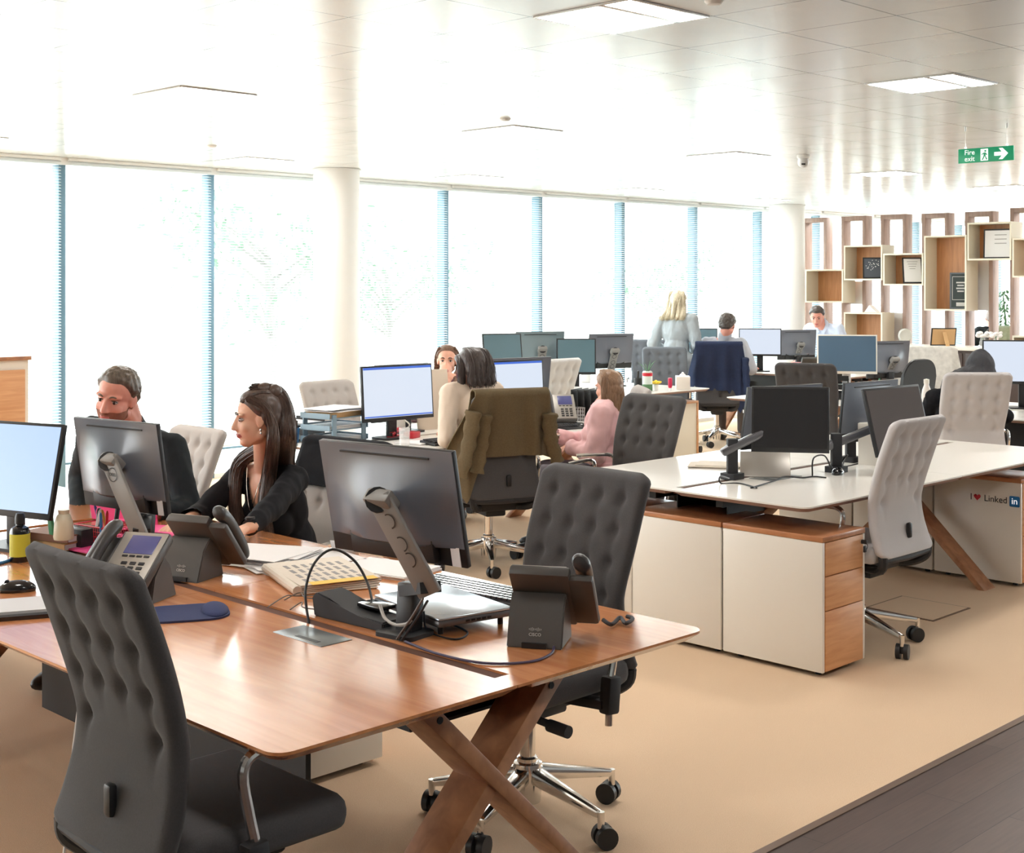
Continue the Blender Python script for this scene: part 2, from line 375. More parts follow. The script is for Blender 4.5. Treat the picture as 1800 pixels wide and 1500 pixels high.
# window wall: glazing bays between deep steel mullions
GX = [5.23 + 1.4 * k for k in range(-4, 13)]
struct('trim_3', MB().box(((X0 + X1) / 2, WY + 0.12, 0.25), (X1 - X0, 0.05, 0.018)), M['mull'])
struct('trim_4', MB().box(((X0 + X1) / 2, WY + 0.12, 0.02), (X1 - X0, 0.12, 0.04)), M['paint'])
for i, x in enumerate(GX):
    struct('trim_%d' % (i + 5), MB().box((x - 0.03, WY + 0.11, CEIL / 2), (0.06, 0.12, CEIL), bev=0.003), M['mull'])
for i, (a, b) in enumerate(zip(GX, GX[1:])):
    w = tag(MB().box(((a + b) / 2 - 0.03, WY + 0.15, CEIL / 2), (1.4 - 0.06, 0.008, CEIL - 0.05)).build('window_%d' % (i + 1), M['glass']), kind='structure')
    mb = MB(); x0, x1 = a + 0.002, b - 0.062; z = 2.705; sl = rotm(16, 0, 0)
    hw = 0.0125; dy, dz = hw * math.cos(R(16)), hw * math.sin(R(16))
    while z > 0.30:
        vs = [mb.bm.verts.new(p) for p in ((x0, WY + 0.01 - dy, z - dz), (x1, WY + 0.01 - dy, z - dz), (x1, WY + 0.01 + dy, z + dz), (x0, WY + 0.01 + dy, z + dz))]
        mb.bm.faces.new(vs); z -= 0.024
    bl = mb.build('venetian_blind', M['slat'], None, smooth=0)
    k = i - 4
    where = 'left of the first mullion in view' if k < 0 else ['behind the man with the beard', 'beside the round column, behind the woman in black', 'right of the near round column', 'above the woman facing the camera', 'above the grey monitors by the window', 'above the pot plant and tissue box', 'behind the standing blonde woman', 'in front of the far round column', 'left end behind the box shelving', 'second bay behind the box shelving', 'third bay behind the box shelving', 'last bay behind the box shelving'][min(k, 11)]
    tag(bl, 'white venetian blind ' + where, 'blind', 'venetian blinds along the window wall')
    MB().box(((x0 + x1) / 2, WY + 0.01, 2.7265), (x1 - x0, 0.04, 0.026), bev=0.004).build('head_rail', M['paint'], bl)
    MB().box(((x0 + x1) / 2, WY + 0.01, 0.285), (x1 - x0, 0.028, 0.014), bev=0.003).build('bottom_rail', M['paint'], bl)
# round white columns
def column(n, x, y, r):
    tag(MB().lathe([(r, 0), (r, CEIL - 0.001)], (x, y, 0), 48).build('column_%d' % n, M['paint']), kind='structure')
    MBc = MB().lathe([(r + 0.012, CEIL - 0.012), (r + 0.012, CEIL - 0.002)], (x, y, 0), 48)
    tag(MBc.build('trim_%d' % (40 + n), M['paint']), kind='structure')
column(1, 7.45, 9.66, 0.205); column(2, 14.85, 9.85, 0.225)
# outside: pale paving, lawn bank and a few trees seen faintly through the blinds
struct('ground', MB().box((12, 40, -0.6), (120, 58, 0.1)), mat('pale paving', srgb(205, 208, 200), 0.9, var=0.1, vscale=1))
bark = mat('grey bark', srgb(128, 126, 122), 0.9); fol = mat('pale foliage', srgb(112, 134, 116), 0.8, var=0.25, vscale=3)
for (x, y, h, lab) in ((12.2, 17.5, 4.6, 'slim tree outside the bay right of the near column'), (17.5, 21, 4.2, 'bushy tree outside behind the grey monitors'), (25.5, 20, 4.0, 'tree outside behind the standing blonde woman'), (4.3, 24, 4.4, 'tree outside far left behind the wooden cabinet')):
    t = thing('tree', lab, 'tree', (x, y, -0.55), 0, 'trees outside the windows')
    mb = MB(); mb.tube([(0, 0, 0), (0.05, 0, h * 0.3), (-0.03, 0.05, h * 0.62)], [0.11, 0.085, 0.05], 9)
    rnd = random.Random(int(x * 10))
    tips = []
    for k in range(14):
        a = rnd.uniform(0, 6.28); z = h * rnd.uniform(0.28, 0.6); L = rnd.uniform(0.7, 1.5)
        e = V((math.cos(a) * L, math.sin(a) * L, z + L * 0.55)); tips.append(e)
        mb.tube([(0, 0, z), V((0, 0, z)).lerp(e, 0.5) + V((0, 0, 0.08)), e], [0.035, 0.022, 0.008], 5)
    mb.build('trunk', bark, t)
    mb = MB()
    for k in range(620):
        c = rnd.choice(tips) + V((rnd.gauss(0, 0.36), rnd.gauss(0, 0.36), rnd.gauss(0, 0.3)))
        q = Euler((rnd.uniform(0, 6), rnd.uniform(0, 6), rnd.uniform(0, 6))).to_matrix(); sz = rnd.uniform(0.05, 0.11)
        vs = [mb.bm.verts.new(c + q @ (V(p) * sz)) for p in ((-1, 0, 0), (0, -0.45, 0.1), (1, 0, 0), (0, 0.45, 0.1))]
        mb.bm.faces.new(vs)
    mb.build('foliage', fol, t, smooth=0)

# ------------------------------------------------------------------ ceiling fittings
lampmat = mat('lit diffuser', (1, 1, 1), 0.5, emit=(1.0, 0.97, 0.925), es=LAMP)
def ceiling_light(cx, cy, label):
    t = thing('ceiling_light', label, 'ceiling light', (cx, cy, CEIL), 0, 'square recessed ceiling lights')
    hx, hy = TX / 2 - 0.012, TY / 2 - 0.012
    mb = MB()
    for (c, s_) in (((-hx, 0), (0.016, 2 * hy)), ((hx, 0), (0.016, 2 * hy)), ((0, -hy), (2 * hx, 0.016)), ((0, hy), (2 * hx, 0.016)), ((0, -hy + 0.145), (2 * hx, 0.03))):
        mb.box((c[0], c[1], -0.003), (s_[0], s_[1], 0.006), bev=0.001)
    mb.build('frame', mat('white enamel', srgb(236, 236, 236), 0.2, spec=0.6), t)
    MB().box((0, -hy + 0.075, -0.003), (2 * hx - 0.02, 0.11, 0.004)).build('diffuser', lampmat, t)
    MB().box((0, 0.08, -0.003), (2 * hx - 0.02, 2 * hy - 0.17, 0.004)).build('diffuser', lampmat, t)
def cellx(k): return 2.78 + TX * k + TX / 2
rowsy = {0: 3.153 + TY / 2, 1: 6.187 + TY / 2, -1: 0.117 + TY / 2, 2: 9.22 + TY / 2}
LABS = {(0, 2): 'nearest square ceiling light, cut by the top edge of the photo', (0, 7): 'square ceiling light left of the fire exit sign', (1, 12): 'flat square ceiling light above the blonde woman', (1, 17): 'small far ceiling light left under the fire exit sign', (1, 2): 'ceiling light over the near round column lost in glare', (1, 7): 'ceiling light above the woman with the olive coat'}
for row, y in rowsy.items():
    for k in (-3, 2, 7, 12, 17, 22, 27):
        ceiling_light(cellx(k), y, LABS.get((row, k), 'square recessed ceiling light outside the view in the %s row' % ['near aisle', 'first', 'second', 'window'][row + 1]))
# fire exit sign hanging by two wires
c = far(1733, 272, 8.77); t = thing('fire_exit_sign', 'green and white fire exit sign hanging from the ceiling by two wires', 'sign', c)
mS = frame_m((0, 0, 0), (0, -1, 0), (0, 0, 1))            # text x runs to -Y, normal to -X
MB().box((0, 0, 0), (0.012, 0.375, 0.094), bev=0.002).build('panel', M['signgreen'], t)
def txt(body, size, m, parent, name, mt, ext=0.0006, align='CENTER'):
    mb = MB(); mb.add(text_mesh(body, size, ext, align), m); return mb.build(name, mt, parent, 0)
txt('Fire', 0.046, Matrix.Translation((-0.0075, 0, 0)) @ mS @ Matrix.Translation((-0.108, 0.02, 0)), t, 'lettering', M['signwhite'])
txt('exit', 0.046, Matrix.Translation((-0.0075, 0, 0)) @ mS @ Matrix.Translation((-0.108, -0.022, 0)), t, 'lettering', M['signwhite'])
mb = MB()
def sgn(poly, o=(0, 0), m=mS, off=-0.0075): mb.prism([(p[0] + o[0], p[1] + o[1]) for p in poly], -0.0006, 0.0006, Matrix.Translation((off, 0, 0)) @ m)
sgn([(0.06, -0.012), (0.11, -0.012), (0.09, -0.036), (0.115, -0.036), (0.152, 0), (0.115, 0.036), (0.09, 0.036), (0.11, 0.012), (0.06, 0.012)])
mb.build('arrow', M['signwhite'], t, 0)
mb = MB(); sgn(rrect(-0.032, -0.038, 0.018, 0.038, 0.001, 1)); mb.build('doorway_pictogram', M['signwhite'], t, 0)
mb = MB()
for poly in ([(-0.012, 0.014), (0.004, 0.014), (0.002, -0.012), (-0.012, -0.01)], [(-0.012, -0.008), (-0.004, -0.01), (-0.016, -0.034), (-0.024, -0.032)], [(-0.004, -0.008), (0.004, -0.012), (0.014, -0.03), (0.006, -0.034)], [(0.002, 0.013), (0.014, 0.0), (0.01, -0.004), (-0.002, 0.008)], [(-0.01, 0.014), (-0.026, 0.004), (-0.024, -0.001), (-0.008, 0.008)]):
    sgn(poly, off=-0.0085)
sgn([(0.007 * math.cos(k), 0.024 + 0.007 * math.sin(k)) for k in (0, 0.8, 1.6, 2.4, 3.1, 3.9, 4.7, 5.5)], off=-0.0085)
mb.build('running_figure', M['signgreen'], t, 0)
for s_ in (-1, 1):
    mb = MB(); mb.cyl((0, s_ * 0.14, 0.045), (0, s_ * 0.14, CEIL - c.z), 0.0009, seg=6); mb.box((0, s_ * 0.14, 0.05), (0.01, 0.012, 0.02)); mb.cyl((0, s_ * 0.14, CEIL - c.z - 0.03), (0, s_ * 0.14, CEIL - c.z), 0.006)
    mb.build('hanging_wire', M['alu'], t)
c = at(1413, 272, EYE) if False else V((9.23, 5.97, CEIL))
t = thing('dome_camera', 'white dome camera on a short mount under the ceiling', 'camera', c)
MB().lathe([(0.05, -0.001), (0.052, -0.018), (0.045, -0.03)], seg=24).build('mount', M['paint'], t)
mb = MB(); mb.lathe([(0.04, -0.03), (0.045, -0.06), (0.038, -0.085), (0.02, -0.1), (0.0, -0.105)]); mb.build('dome', mat('camera dome', srgb(214, 214, 214), 0.3), t)
MB().box((-0.03, -0.02, -0.078), (0.02, 0.03, 0.012), rotm(0, 0, 35)).build('lens_slot', M['black'], t)
for (px, py, lab) in ((1255, 0, 'small round smoke detector at the top edge of the photo'), (888, 208, 'small smoke detector on the ceiling over the middle desks'), (373, 256, 'small smoke detector on the ceiling near the left mullions')):
    d = F * (CEIL - EYE) / (CY - py); q = (px - CX) / F * d
    solo('smoke_detector', MB().lathe([(0.035, 0), (0.035, -0.006), (0.026, -0.016), (0.0, -0.018)], seg=20), M['paint'], lab, 'smoke detector', ((d + q) / 2 ** .5, (d - q) / 2 ** .5, CEIL), 0, 'smoke detectors')

# ------------------------------------------------------------------ office chair
def chair_back_x(z):
    if z > 0.70: return -0.205 - 0.13 * ((z - 0.70) / 0.39) ** 1.25
    return -0.205 - 0.06 * ((0.70 - z) / 0.24) ** 2
TUFT = [(y, z) for z in (1.005, 0.905, 0.805) for y in (-0.15, -0.05, 0.05, 0.15)] + [(-0.15, 0.705), (0.15, 0.705)]
def chair_backrest(mb, depth=0.018):
    ZB, ZT = 0.455, 1.09; NU, NV = 44, 60; T = 0.05
    def hw(z): return 0.236 - 0.016 * math.exp(-((z - 0.68) / 0.13) ** 2)
    def P(i, j, sgn_):
        u = i / NU * 2 - 1; t = j / NV
        u = math.sin(u * PI / 2) * 0.35 + u * 0.65; tt = t
        r = 0.05; y0 = u * hw(ZB + tt * (ZT - ZB)); a = abs(y0); w = hw(ZB + tt * (ZT - ZB))
        drop = 0.0
        if a > w - r: q = min(1, (a - (w - r)) / r); drop = r * (1 - math.sqrt(max(0, 1 - q * q)))
        zb, zt = ZB + drop * 0.8, ZT - drop
        z = zb + tt * (zt - zb)
        e = min(1, min(w - a, z - zb + 0.0, zt - z) / 0.024)
        e = max(0, e); th = T / 2 * math.sqrt(max(0, 1 - (1 - e) ** 2))
        dmp = 0
        if z > 0.6:
            for (ty, tz) in TUFT:
                d2 = (y0 - ty) ** 2 + (z - tz) ** 2
                if d2 < 0.01: dmp += math.exp(-d2 / (2 * 0.0155 ** 2)) + 0.25 * math.exp(-((y0 - ty) ** 2) / (2 * 0.008 ** 2) - ((z - tz) ** 2) / (2 * 0.045 ** 2))
        th -= depth * min(1.15, dmp) * e
        return V((chair_back_x(z) + sgn_ * th - 0.02 * (1 - (y0 / 0.236) ** 2) * 0.4, y0, z))
    for sg in (1, -1):
        g = [[mb.bm.verts.new(P(i, j, sg)) for j in range(NV + 1)] for i in range(NU + 1)]
        for i in range(NU):
            for j in range(NV):
                f = (g[i][j], g[i + 1][j], g[i + 1][j + 1], g[i][j + 1]); mb.bm.faces.new(f if sg > 0 else f[::-1])
    bmesh.ops.remove_doubles(mb.bm, verts=mb.bm.verts, dist=1e-4)
def make_chair(fab, label, loc, rz, dark_arms=True, zoff=0.0):
    t = thing('office_chair', label, 'office chair', (loc[0], loc[1], 0), rz, 'office chairs with buttoned high backs')
    mb = MB(); chair_backrest(mb); mb.build('backrest', fab, t, 60)
    mb = MB(); mb.box((-0.005, 0, 0.472), (0.46, 0.48, 0.085), bev=0.036, seg=3)
    for v in mb.bm.verts:
        if v.co.x > 0.15: v.co.z -= (v.co.x - 0.15) ** 2 * 1.4
    mb.build('seat', fab, t, 60)
    mb = MB(); mb.box((-0.02, 0, 0.405), (0.3, 0.24, 0.07), bev=0.015); mb.box((-0.02, 0, 0.36), (0.2, 0.13, 0.06), bev=0.012)
    mb.cyl((0.1, 0.1, 0.375), (0.1, 0.25, 0.365), 0.012); mb.cyl((0.1, 0.19, 0.366), (0.1, 0.27, 0.363), 0.019)
    mb.build('mechanism', M['softblack'], t)
    mb = MB()
    for s_ in (-1, 1):
        mb.tube(spline([(-0.262, s_ * 0.205, 0.47), (-0.255, s_ * 0.195, 0.425), (-0.2, s_ * 0.15, 0.395), (-0.08, s_ * 0.09, 0.39)], 5), 0.022, 10)
    mb.tube([(-0.262, -0.205, 0.455), (-0.272, 0, 0.45), (-0.262, 0.205, 0.455)], 0.02, 10)
    mb.build('back_bracket', M['softblack'], t)
    mb = MB(); mb.box((-0.268, -0.02, 0.565), (0.022, 0.03, 0.07), bev=0.008); mb.build('lumbar_lever', M['black'], t)
    MB().cyl((0, 0, 0.17), (0, 0, 0.36), 0.025).build('gas_column', M['chrome'], t)
    mb = MB(); mb.lathe([(0.0, 0.06), (0.042, 0.06), (0.05, 0.16), (0.046, 0.185), (0.03, 0.19)], seg=24); mb.lathe([(0.034, 0.188), (0.034, 0.2), (0.028, 0.205)], seg=20)
    mb.build('base_hub', M['chrome'], t)
    for k in range(5):
        a = 2 * PI * k / 5 + 0.31; d = V((math.cos(a), math.sin(a), 0))
        mb = MB(); mb.bar(d * 0.03 + V((0, 0, 0.15)), d * 0.31 + V((0, 0, 0.1)), 0.052, 0.05, 0.01, w1=0.026, h1=0.026)
        mb.cyl(d * 0.312 + V((0, 0, 0.11)), d * 0.312 + V((0, 0, 0.06)), 0.011)
        leg = mb.build('base_leg', M['chrome'], t)
        b = a + 1.1 * k; f = V((math.cos(b), math.sin(b), 0)); n = V((-f.y, f.x, 0)); c0 = d * 0.312 + f * 0.012 + V((0, 0, 0.034))
        mb = MB()
        for s_ in (-1, 1):
            mb.cyl(c0 + n * s_ * 0.008, c0 + n * s_ * 0.028, 0.034, seg=22)
        mb.box(c0 + V((0, 0, 0.012)), (0.03, 0.014, 0.04), Matrix.Rotation(b, 4, 'Z'))
        mb.build('caster', M['black'], t)
    for s_ in (-1, 1):
        mb = MB(); mb.tube(spline([(0.13, s_ * 0.285, 0.675), (0.02, s_ * 0.285, 0.682), (-0.075, s_ * 0.285, 0.68), (-0.105, s_ * 0.285, 0.645), (-0.09, s_ * 0.285, 0.56), (-0.07, s_ * 0.285, 0.47), (-0.065, s_ * 0.285, 0.35)], 4), 0.0125, 10)
        arm = mb.build('armrest', M['chrome'], t)
        mb = MB(); mb.bar((-0.078, s_ * 0.285, 0.5), (-0.066, s_ * 0.285, 0.385), 0.045, 0.055, 0.01, side=(1, 0, 0)); mb.bar((-0.06, s_ * 0.28, 0.415), (-0.06, s_ * 0.1, 0.4), 0.05, 0.03, 0.006)
        mb.build('arm_sleeve', M['softblack'], arm)
    return t
def place_chair(src, loc, rz, label, dz=0.0):
    t = copy_tree(src); t.location = (loc[0], loc[1], dz); t.rotation_euler = (0, 0, R(rz)); t['label'] = label; return t

# ------------------------------------------------------------------ bench desk
def bench(label, x0, y0, x1, y1, axis, top, seam, legs, slot=0.05, mods=None):
    """long double desk; axis 'x' or 'y' = its long direction; legs = positions of the crossed beams along it"""
    t = thing('bench_desk', label, 'desk', ((x0 + x1) / 2, (y0 + y1) / 2, 0))
    o = V(((x0 + x1) / 2, (y0 + y1) / 2, 0)); A = (lambda a, c, z: V((a, c, z)) - o) if axis == 'x' else (lambda a, c, z: V((c, a, z)) - o)
    a0, a1, c0, c1 = (x0, x1, y0, y1) if axis == 'x' else (y0, y1, x0, x1)
    cm = (c0 + c1) / 2; cuts = [a0] + list(seam) + [a1]
    for i, (p, q) in enumerate(zip(cuts, cuts[1:])):
        for (e0, e1, side) in ((c0, cm - slot / 2, 0), (cm + slot / 2, c1, 1)):
            rf = 0.045; r = [0.001] * 4
            first, last = i == 0, i == len(cuts) - 2
            if axis == 'x':
                r = [rf if first and side == 0 else .001, rf if last and side == 0 else .001, rf if last and side == 1 else .001, rf if first and side == 1 else .001]
                poly = rrect(p + .001, e0, q - .001, e1, r)
            else:
                r = [rf if first and side == 0 else .001, rf if first and side == 1 else .001, rf if last and side == 1 else .001, rf if last and side == 0 else .001]
                poly = rrect(e0, p + .001, e1, q - .001, r)
            poly = [(a - o.x, b - o.y) for a, b in poly]
            mb = MB(); mb.prism(poly, 0.733, 0.74); b = mb.build('tabletop', top, t, 25)
            mb = MB(); mb.prism(poly, 0.714, 0.733, inset=0.024); mb.build('board_edge', M['edge'] if top == M['whitetop'] else top, b, 25)
    # brush strip in the gap between the two rows of boards
    mb = MB(); L = a1 - a0
    pa, pb = a0 + 0.06, a1 - 0.06
    ctr = A((pa + pb) / 2, cm, 0.724); sz = (pb - pa, slot - 0.002, 0.02) if axis == 'x' else (slot - 0.002, pb - pa, 0.02)
    mb.box(ctr, sz); mb.build('cable_strip', mat('brown brush strip', srgb(96, 62, 48), 0.8), t)
    for e in (a0, a1):
        ctr = A(e + (0.04 if e == a0 else -0.04), cm, 0.7363); sz = (0.08, slot - 0.0005, 0.0071) if axis == 'x' else (slot - 0.0005, 0.08, 0.0071)
        mb = MB(); mb.box(ctr, sz); mb.build('end_piece', top, t)
    for lp in legs:
        for s_ in (-1, 1):
            # crossed beams; each runs from a top corner down to the far foot
            mb = MB(); off = 0.004 * s_
            p0, p1 = A(lp + off, cm + s_ * 0.235, 0.712), A(lp + off, cm - s_ * 0.475, 0.0)
            d = (p1 - p0).normalized(); sv = V((1, 0, 0)) if axis == 'x' else V((0, 1, 0))
            mb.bar(p0, p1 + d * 0.03, 0.058, 0.13, 0.004, side=sv)
            for v in mb.bm.verts:
                v.co.z = max(0.0, min(0.7135, v.co.z))
            lg = mb.build('leg', M['beam'], t)
            face = -1 if (axis == 'y' or lp < (a0 + a1) / 2) else -1
            q = p0.lerp(p1, 0.055); mb = MB(); nrm = -sv
            mb.cyl(q + nrm * 0.06, q + nrm * 0.068, 0.009, seg=12); mb.build('bolt', M['black'], lg)
    for s_ in (-1, 1):
        mb = MB(); mb.bar(A(a0 + 0.12, cm + s_ * 0.2, 0.69), A(a1 - 0.12, cm + s_ * 0.2, 0.69), 0.04, 0.048); mb.build('frame_rail', M['steel'], t)
    mb = MB(); mb.bar(A(a0 + 0.25, cm, 0.60), A(a1 - 0.25, cm, 0.60), 0.30, 0.008)
    for s_ in (-1, 1):
        mb.bar(A(a0 + 0.25, cm + s_ * 0.15, 0.645), A(a1 - 0.25, cm + s_ * 0.15, 0.645), 0.006, 0.09)
    mb.build('cable_tray', M['steel'], t)
    if axis == 'y':
        mb = MB(); mb.bar(A(a0 + 0.9, cm + 0.02, 0.36), A(a1 - 0.3, cm + 0.02, 0.36), 0.018, 0.48); mb.build('added_dark_panel', M['steel'], t)  # black panel added to darken the space under the desk
    return t
def hatch(par_desk, cx, cy, lx, ly):
    o = par_desk.location
    mb = MB(); mb.box((cx - o.x, cy - o.y, 0.7405), (lx, ly, 0.003), bev=0.001); h = mb.build('power_hatch', mat('grey metal hatch', srgb(128, 134, 136), 0.3, metal=0.5), par_desk)
    mb = MB(); mb.box((cx - o.x - lx * 0.3, cy - o.y - ly * 0.1, 0.7424), (0.014, ly * 0.45, 0.001)); mb.build('brush_slot', M['black'], h)
def pedestal(label, x, y, rz=0, keys=True, w=0.35, l=0.53, sticker=False):
    """drawer pedestal; drawers face -Y of its own axes; x, y = centre"""
    t = thing('drawer_pedestal', label, 'drawer pedestal', (x, y, 0), rz, 'white and wood drawer pedestals')
    mb = MB(); hx, hy = w / 2, l / 2
    mb.box((0, 0.012, 0.3), (w - 0.036, l - 0.03, 0.54)); mb.build('carcass', M['black'], t)
    for s_ in (-1, 1):
        mb = MB(); mb.box((s_ * (hx - 0.009), 0, 0.305), (0.018, l - 0.002, 0.565), bev=0.004); mb.build('side_panel', M['white'], t)
    MB().box((0, 0, 0.6), (w, l, 0.024), bev=0.002).build('top_panel', M['oaktop'], t)
    MB().box((0, hy - 0.008, 0.305), (w - 0.04, 0.014, 0.56)).build('back_panel', M['white'], t)
    for i, (z0, z1) in enumerate(((0.44, 0.585), (0.29, 0.436), (0.026, 0.286))):
        d = MB().box((0, -hy + 0.009, (z0 + z1) / 2), (w - 0.04, 0.02, z1 - z0), bev=0.002).build('drawer', M['oakh'], t)
        if i == 0 and keys:
            mb = MB(); mb.cyl((0.135, -hy, 0.555), (0.135, -hy - 0.008, 0.555), 0.011); lk = mb.build('lock', M['chrome'], d)
            mb = MB(); mb.box((0.135, -hy - 0.02, 0.555), (0.006, 0.024, 0.018)); mb.box((0.128, -hy - 0.026, 0.525), (0.02, 0.008, 0.03), bev=0.003); mb.tube(arc((0.135, -hy - 0.03, 0.55), (0.128, -hy - 0.028, 0.515), (0.014, 0, 0)), 0.002, 6)
            mb.build('key', M['black'], d)
    for i in (-1, 1):
        for j in (-1, 1): MB().cyl((i * (hx - 0.06), j * (hy - 0.06), 0), (i * (hx - 0.06), j * (hy - 0.06), 0.03), 0.014).build('foot', M['black'], t)
    return t

# ------------------------------------------------------------------ screens
def face_m(pos, heading, tilt=0):
    return Matrix.Translation(V(pos)) @ Matrix.Rotation(R(heading), 4, 'Z') @ Matrix.Rotation(R(-tilt), 4, 'Y')
SCR_OFF = mat('dark switched off screen', srgb(44, 43, 44), 0.22, spec=0.5)
SCR_WHITE = mat('lit white screen', srgb(20, 20, 20), 0.3, emit=srgb(226, 236, 252), es=0.33)
SCR_BLUE = mat('lit pale blue screen', srgb(20, 20, 20), 0.25, emit=srgb(176, 204, 244), es=0.36)
SCR_TEAL = mat('teal grey screen', srgb(92, 120, 132), 0.3, spec=0.6)
SCR_STEEL = mat('steel blue screen', srgb(84, 110, 134), 0.3)
BAR = mat('blue window bar', srgb(10, 20, 60), 0.3, emit=srgb(66, 110, 212), es=0.35)
def monitor(label, pos, heading, tilt=5, w=0.53, h=0.32, screen=SCR_OFF, stand='riser', base=None, zdesk=0.74, bezel=None, page=False, logo=None, shell=None, sticker=False, sheading=None, riser=None, foot=1.0):
    """pos = centre of the screen; the screen looks along its heading"""
    pos = V(pos); sh = heading if sheading is None else sheading
    if base is None: base = V((pos.x, pos.y, 0)) - V((math.cos(R(sh)), math.sin(R(sh)), 0)) * 0.07
    base = V((base[0], base[1], zdesk)); t = thing('monitor', label, 'monitor', base, 0, 'desk monitors')
    m = face_m(pos, heading, tilt); bz = bezel or M['black']; sm = shell or M['shell']
    MB().box((-0.008, 0, 0), (0.018, w, h), bev=0.003).xf(m).build('bezel', bz, t, world=True)
    s0 = MB().box((0.0022, 0, 0.006), (0.0015, w - 0.022, h - 0.034)).xf(m).build('screen', screen, t, world=True)
    if page:
        MB().box((0.0034, 0, h / 2 - 0.018), (0.0012, w - 0.024, 0.014)).xf(m).build('title_bar', BAR, s0, world=True)
        mb = MB(); mb.box((0.0034, 0, -h / 2 + 0.03), (0.0012, w - 0.024, 0.008)).xf(m); mb.build('task_bar', BAR, s0, world=True)
    # bulging shell over the upper four fifths of the back
    y0, z0, z1 = w / 2 - 0.002, -h / 2 + 0.055, h / 2 - 0.001; D = 0.048
    def bulge(u, v):
        y = (u * 2 - 1) * y0; z = z0 + v * (z1 - z0)
        ey = max(0, min(1, (y0 - abs(y)) / (y0 * 0.8))); et = max(0, min(1, (z1 - z) / 0.2)); eb = max(0, min(1, (z - z0) / 0.03 + 0.6))
        s_ = lambda q: q * q * (3 - 2 * q)
        return V((-0.0175 - D * (s_(ey) * s_(et)) * eb, y, z))
    mb = MB(); mb.grid(bulge, 26, 20)
    mb.box((-0.0155, 0, (z0 + z1) / 2), (0.005, 2 * y0, z1 - z0)); mb.xf(m); sh_o = mb.build('back_shell', sm, t, 50, world=True)
    mb = MB(); mb.box((-0.0195, 0, z1 - 0.024), (0.008, w * 0.66, 0.005)).xf(m); mb.build('vent_slot', M['black'], sh_o, world=True)
    MB().box((-0.028, 0, -h / 2 + 0.045), (0.026, w * 0.62, 0.07), bev=0.004).xf(m).build('chin', M['black'], t, world=True)
    if sticker: MB().box((-0.0185, -w / 2 + 0.035, -h / 2 + 0.03), (0.002, 0.03, 0.055)).xf(m).build('label_sticker', M['paper'], t, world=True)
    d = V((math.cos(R(sh)), math.sin(R(sh)), 0)); sd = V((-d.y, d.x, 0)); bk = m @ V((-0.055, 0, 0.0))
    if stand == 'riser':
        zb = pos.z - zdesk
        lo = base + d * 0.075 + V((0, 0, 0.1)); hi = V((bk.x, bk.y, pos.z + 0.015)) - d * 0.075
        if riser: lo, hi = V(riser[0]), V(riser[1])
        mb = MB(); mb.bar(lo, hi, 0.078, 0.014, 0.005, side=-d); mb.bar(hi - V((0, 0, 0.03)) , hi + d * 0.03 + V((0, 0, 0.0)), 0.085, 0.06, 0.008)
        rs = mb.build('stand_riser', M['riser'], t, world=True)
        dirn = (hi - lo).normalized(); nb = dirn.cross(sd).normalized(); nb = nb if nb.dot(d) < 0 else -nb
        if logo:
            c = lo.lerp(hi, 0.8) + nb * 0.009; mm = frame_m(c, -sd, dirn)
            if mm.col[2].to_3d().dot(nb) < 0: mm = frame_m(c, sd, dirn)
            mb = MB(); mb.bm.from_mesh(ring_mesh(0.0255, 0.0225)); mb.xf(mm); mb.build('ring_logo', M['black'], rs, world=True)
            mb = MB(); mb.add(text_mesh(logo, 0.0165), mm); mb.build('lettering', M['black'], rs, 0, world=True)
        else:
            mb = MB()
            for f_ in (0.75, 0.52, 0.36):
                mb.bm.from_mesh(ring_mesh(0.022, 0.018, frame_m(lo.lerp(hi, f_) + nb * 0.008, sd, dirn)))
            mb.build('cable_hole', M['black'], rs, world=True)
        mb = MB(); mb.tube([hi + V((0, 0, -0.01)), bk + d * 0.02], 0.035, 14); mb.build('swivel_joint', M['black'], t, world=True)
        mb = MB(); mb.bar(base + d * 0.02, base + d * 0.03 + V((0, 0, 0.14)), 0.06, 0.05, 0.006, side=d); mb.bar(base + d * 0.02 + V((0, 0, 0.12)), lo + V((0, 0, 0.02)), 0.06, 0.03)
        mb.build('stand_neck', M['black'], t, world=True)
        mb = MB(); mb.prism(rrect(-0.09 * foot, -0.11 * foot, 0.1 * foot, 0.11 * foot, 0.03 * foot), 0, 0.012, Matrix.Translation(base) @ Matrix.Rotation(R(sh), 4, 'Z')); mb.build('stand_base', M['black'], t, world=True)
    elif stand == 'plain':
        cm_ = M['paper'] if bezel == M['white'] else M['black']
        mb = MB(); mb.bar(base + V((0, 0, 0.01)), V((base.x, base.y, pos.z - 0.03)), 0.07, 0.03, 0.006, side=d); mb.bar(V((base.x, base.y, pos.z - 0.02)), bk + d * 0.02, 0.07, 0.07)
        mb.build('stand_neck', cm_, t, world=True)
        mb = MB(); mb.prism(rrect(-0.08, -0.11, 0.09, 0.11, 0.03), 0, 0.012, Matrix.Translation(base) @ Matrix.Rotation(R(sh), 4, 'Z')); mb.build('stand_base', cm_, t, world=True)
    elif stand == 'arm':
        top = base + V((0, 0, 0.19)); el = top + V((-0.045, 0.03, -0.06))
        mb = MB(); mb.prism(rrect(-0.045, -0.045, 0.045, 0.045, 0.01), 0, 0.03, Matrix.Translation(base)); mb.box(base + V((0, 0, 0.1)), (0.052, 0.052, 0.2), rotm(0, 0, 45), bev=0.006); mb.build('pole', M['softblack'], t, world=True)
        mb = MB(); mb.bar(top - V((0, 0, 0.02)), el, 0.038, 0.03, 0.008); mb.bar(el, bk, 0.045, 0.04, 0.01); mb.build('swing_arm', mat('graphite arm', srgb(112, 112, 116), 0.3, metal=0.6) if logo == 'silver' else M['softblack'], t, world=True)
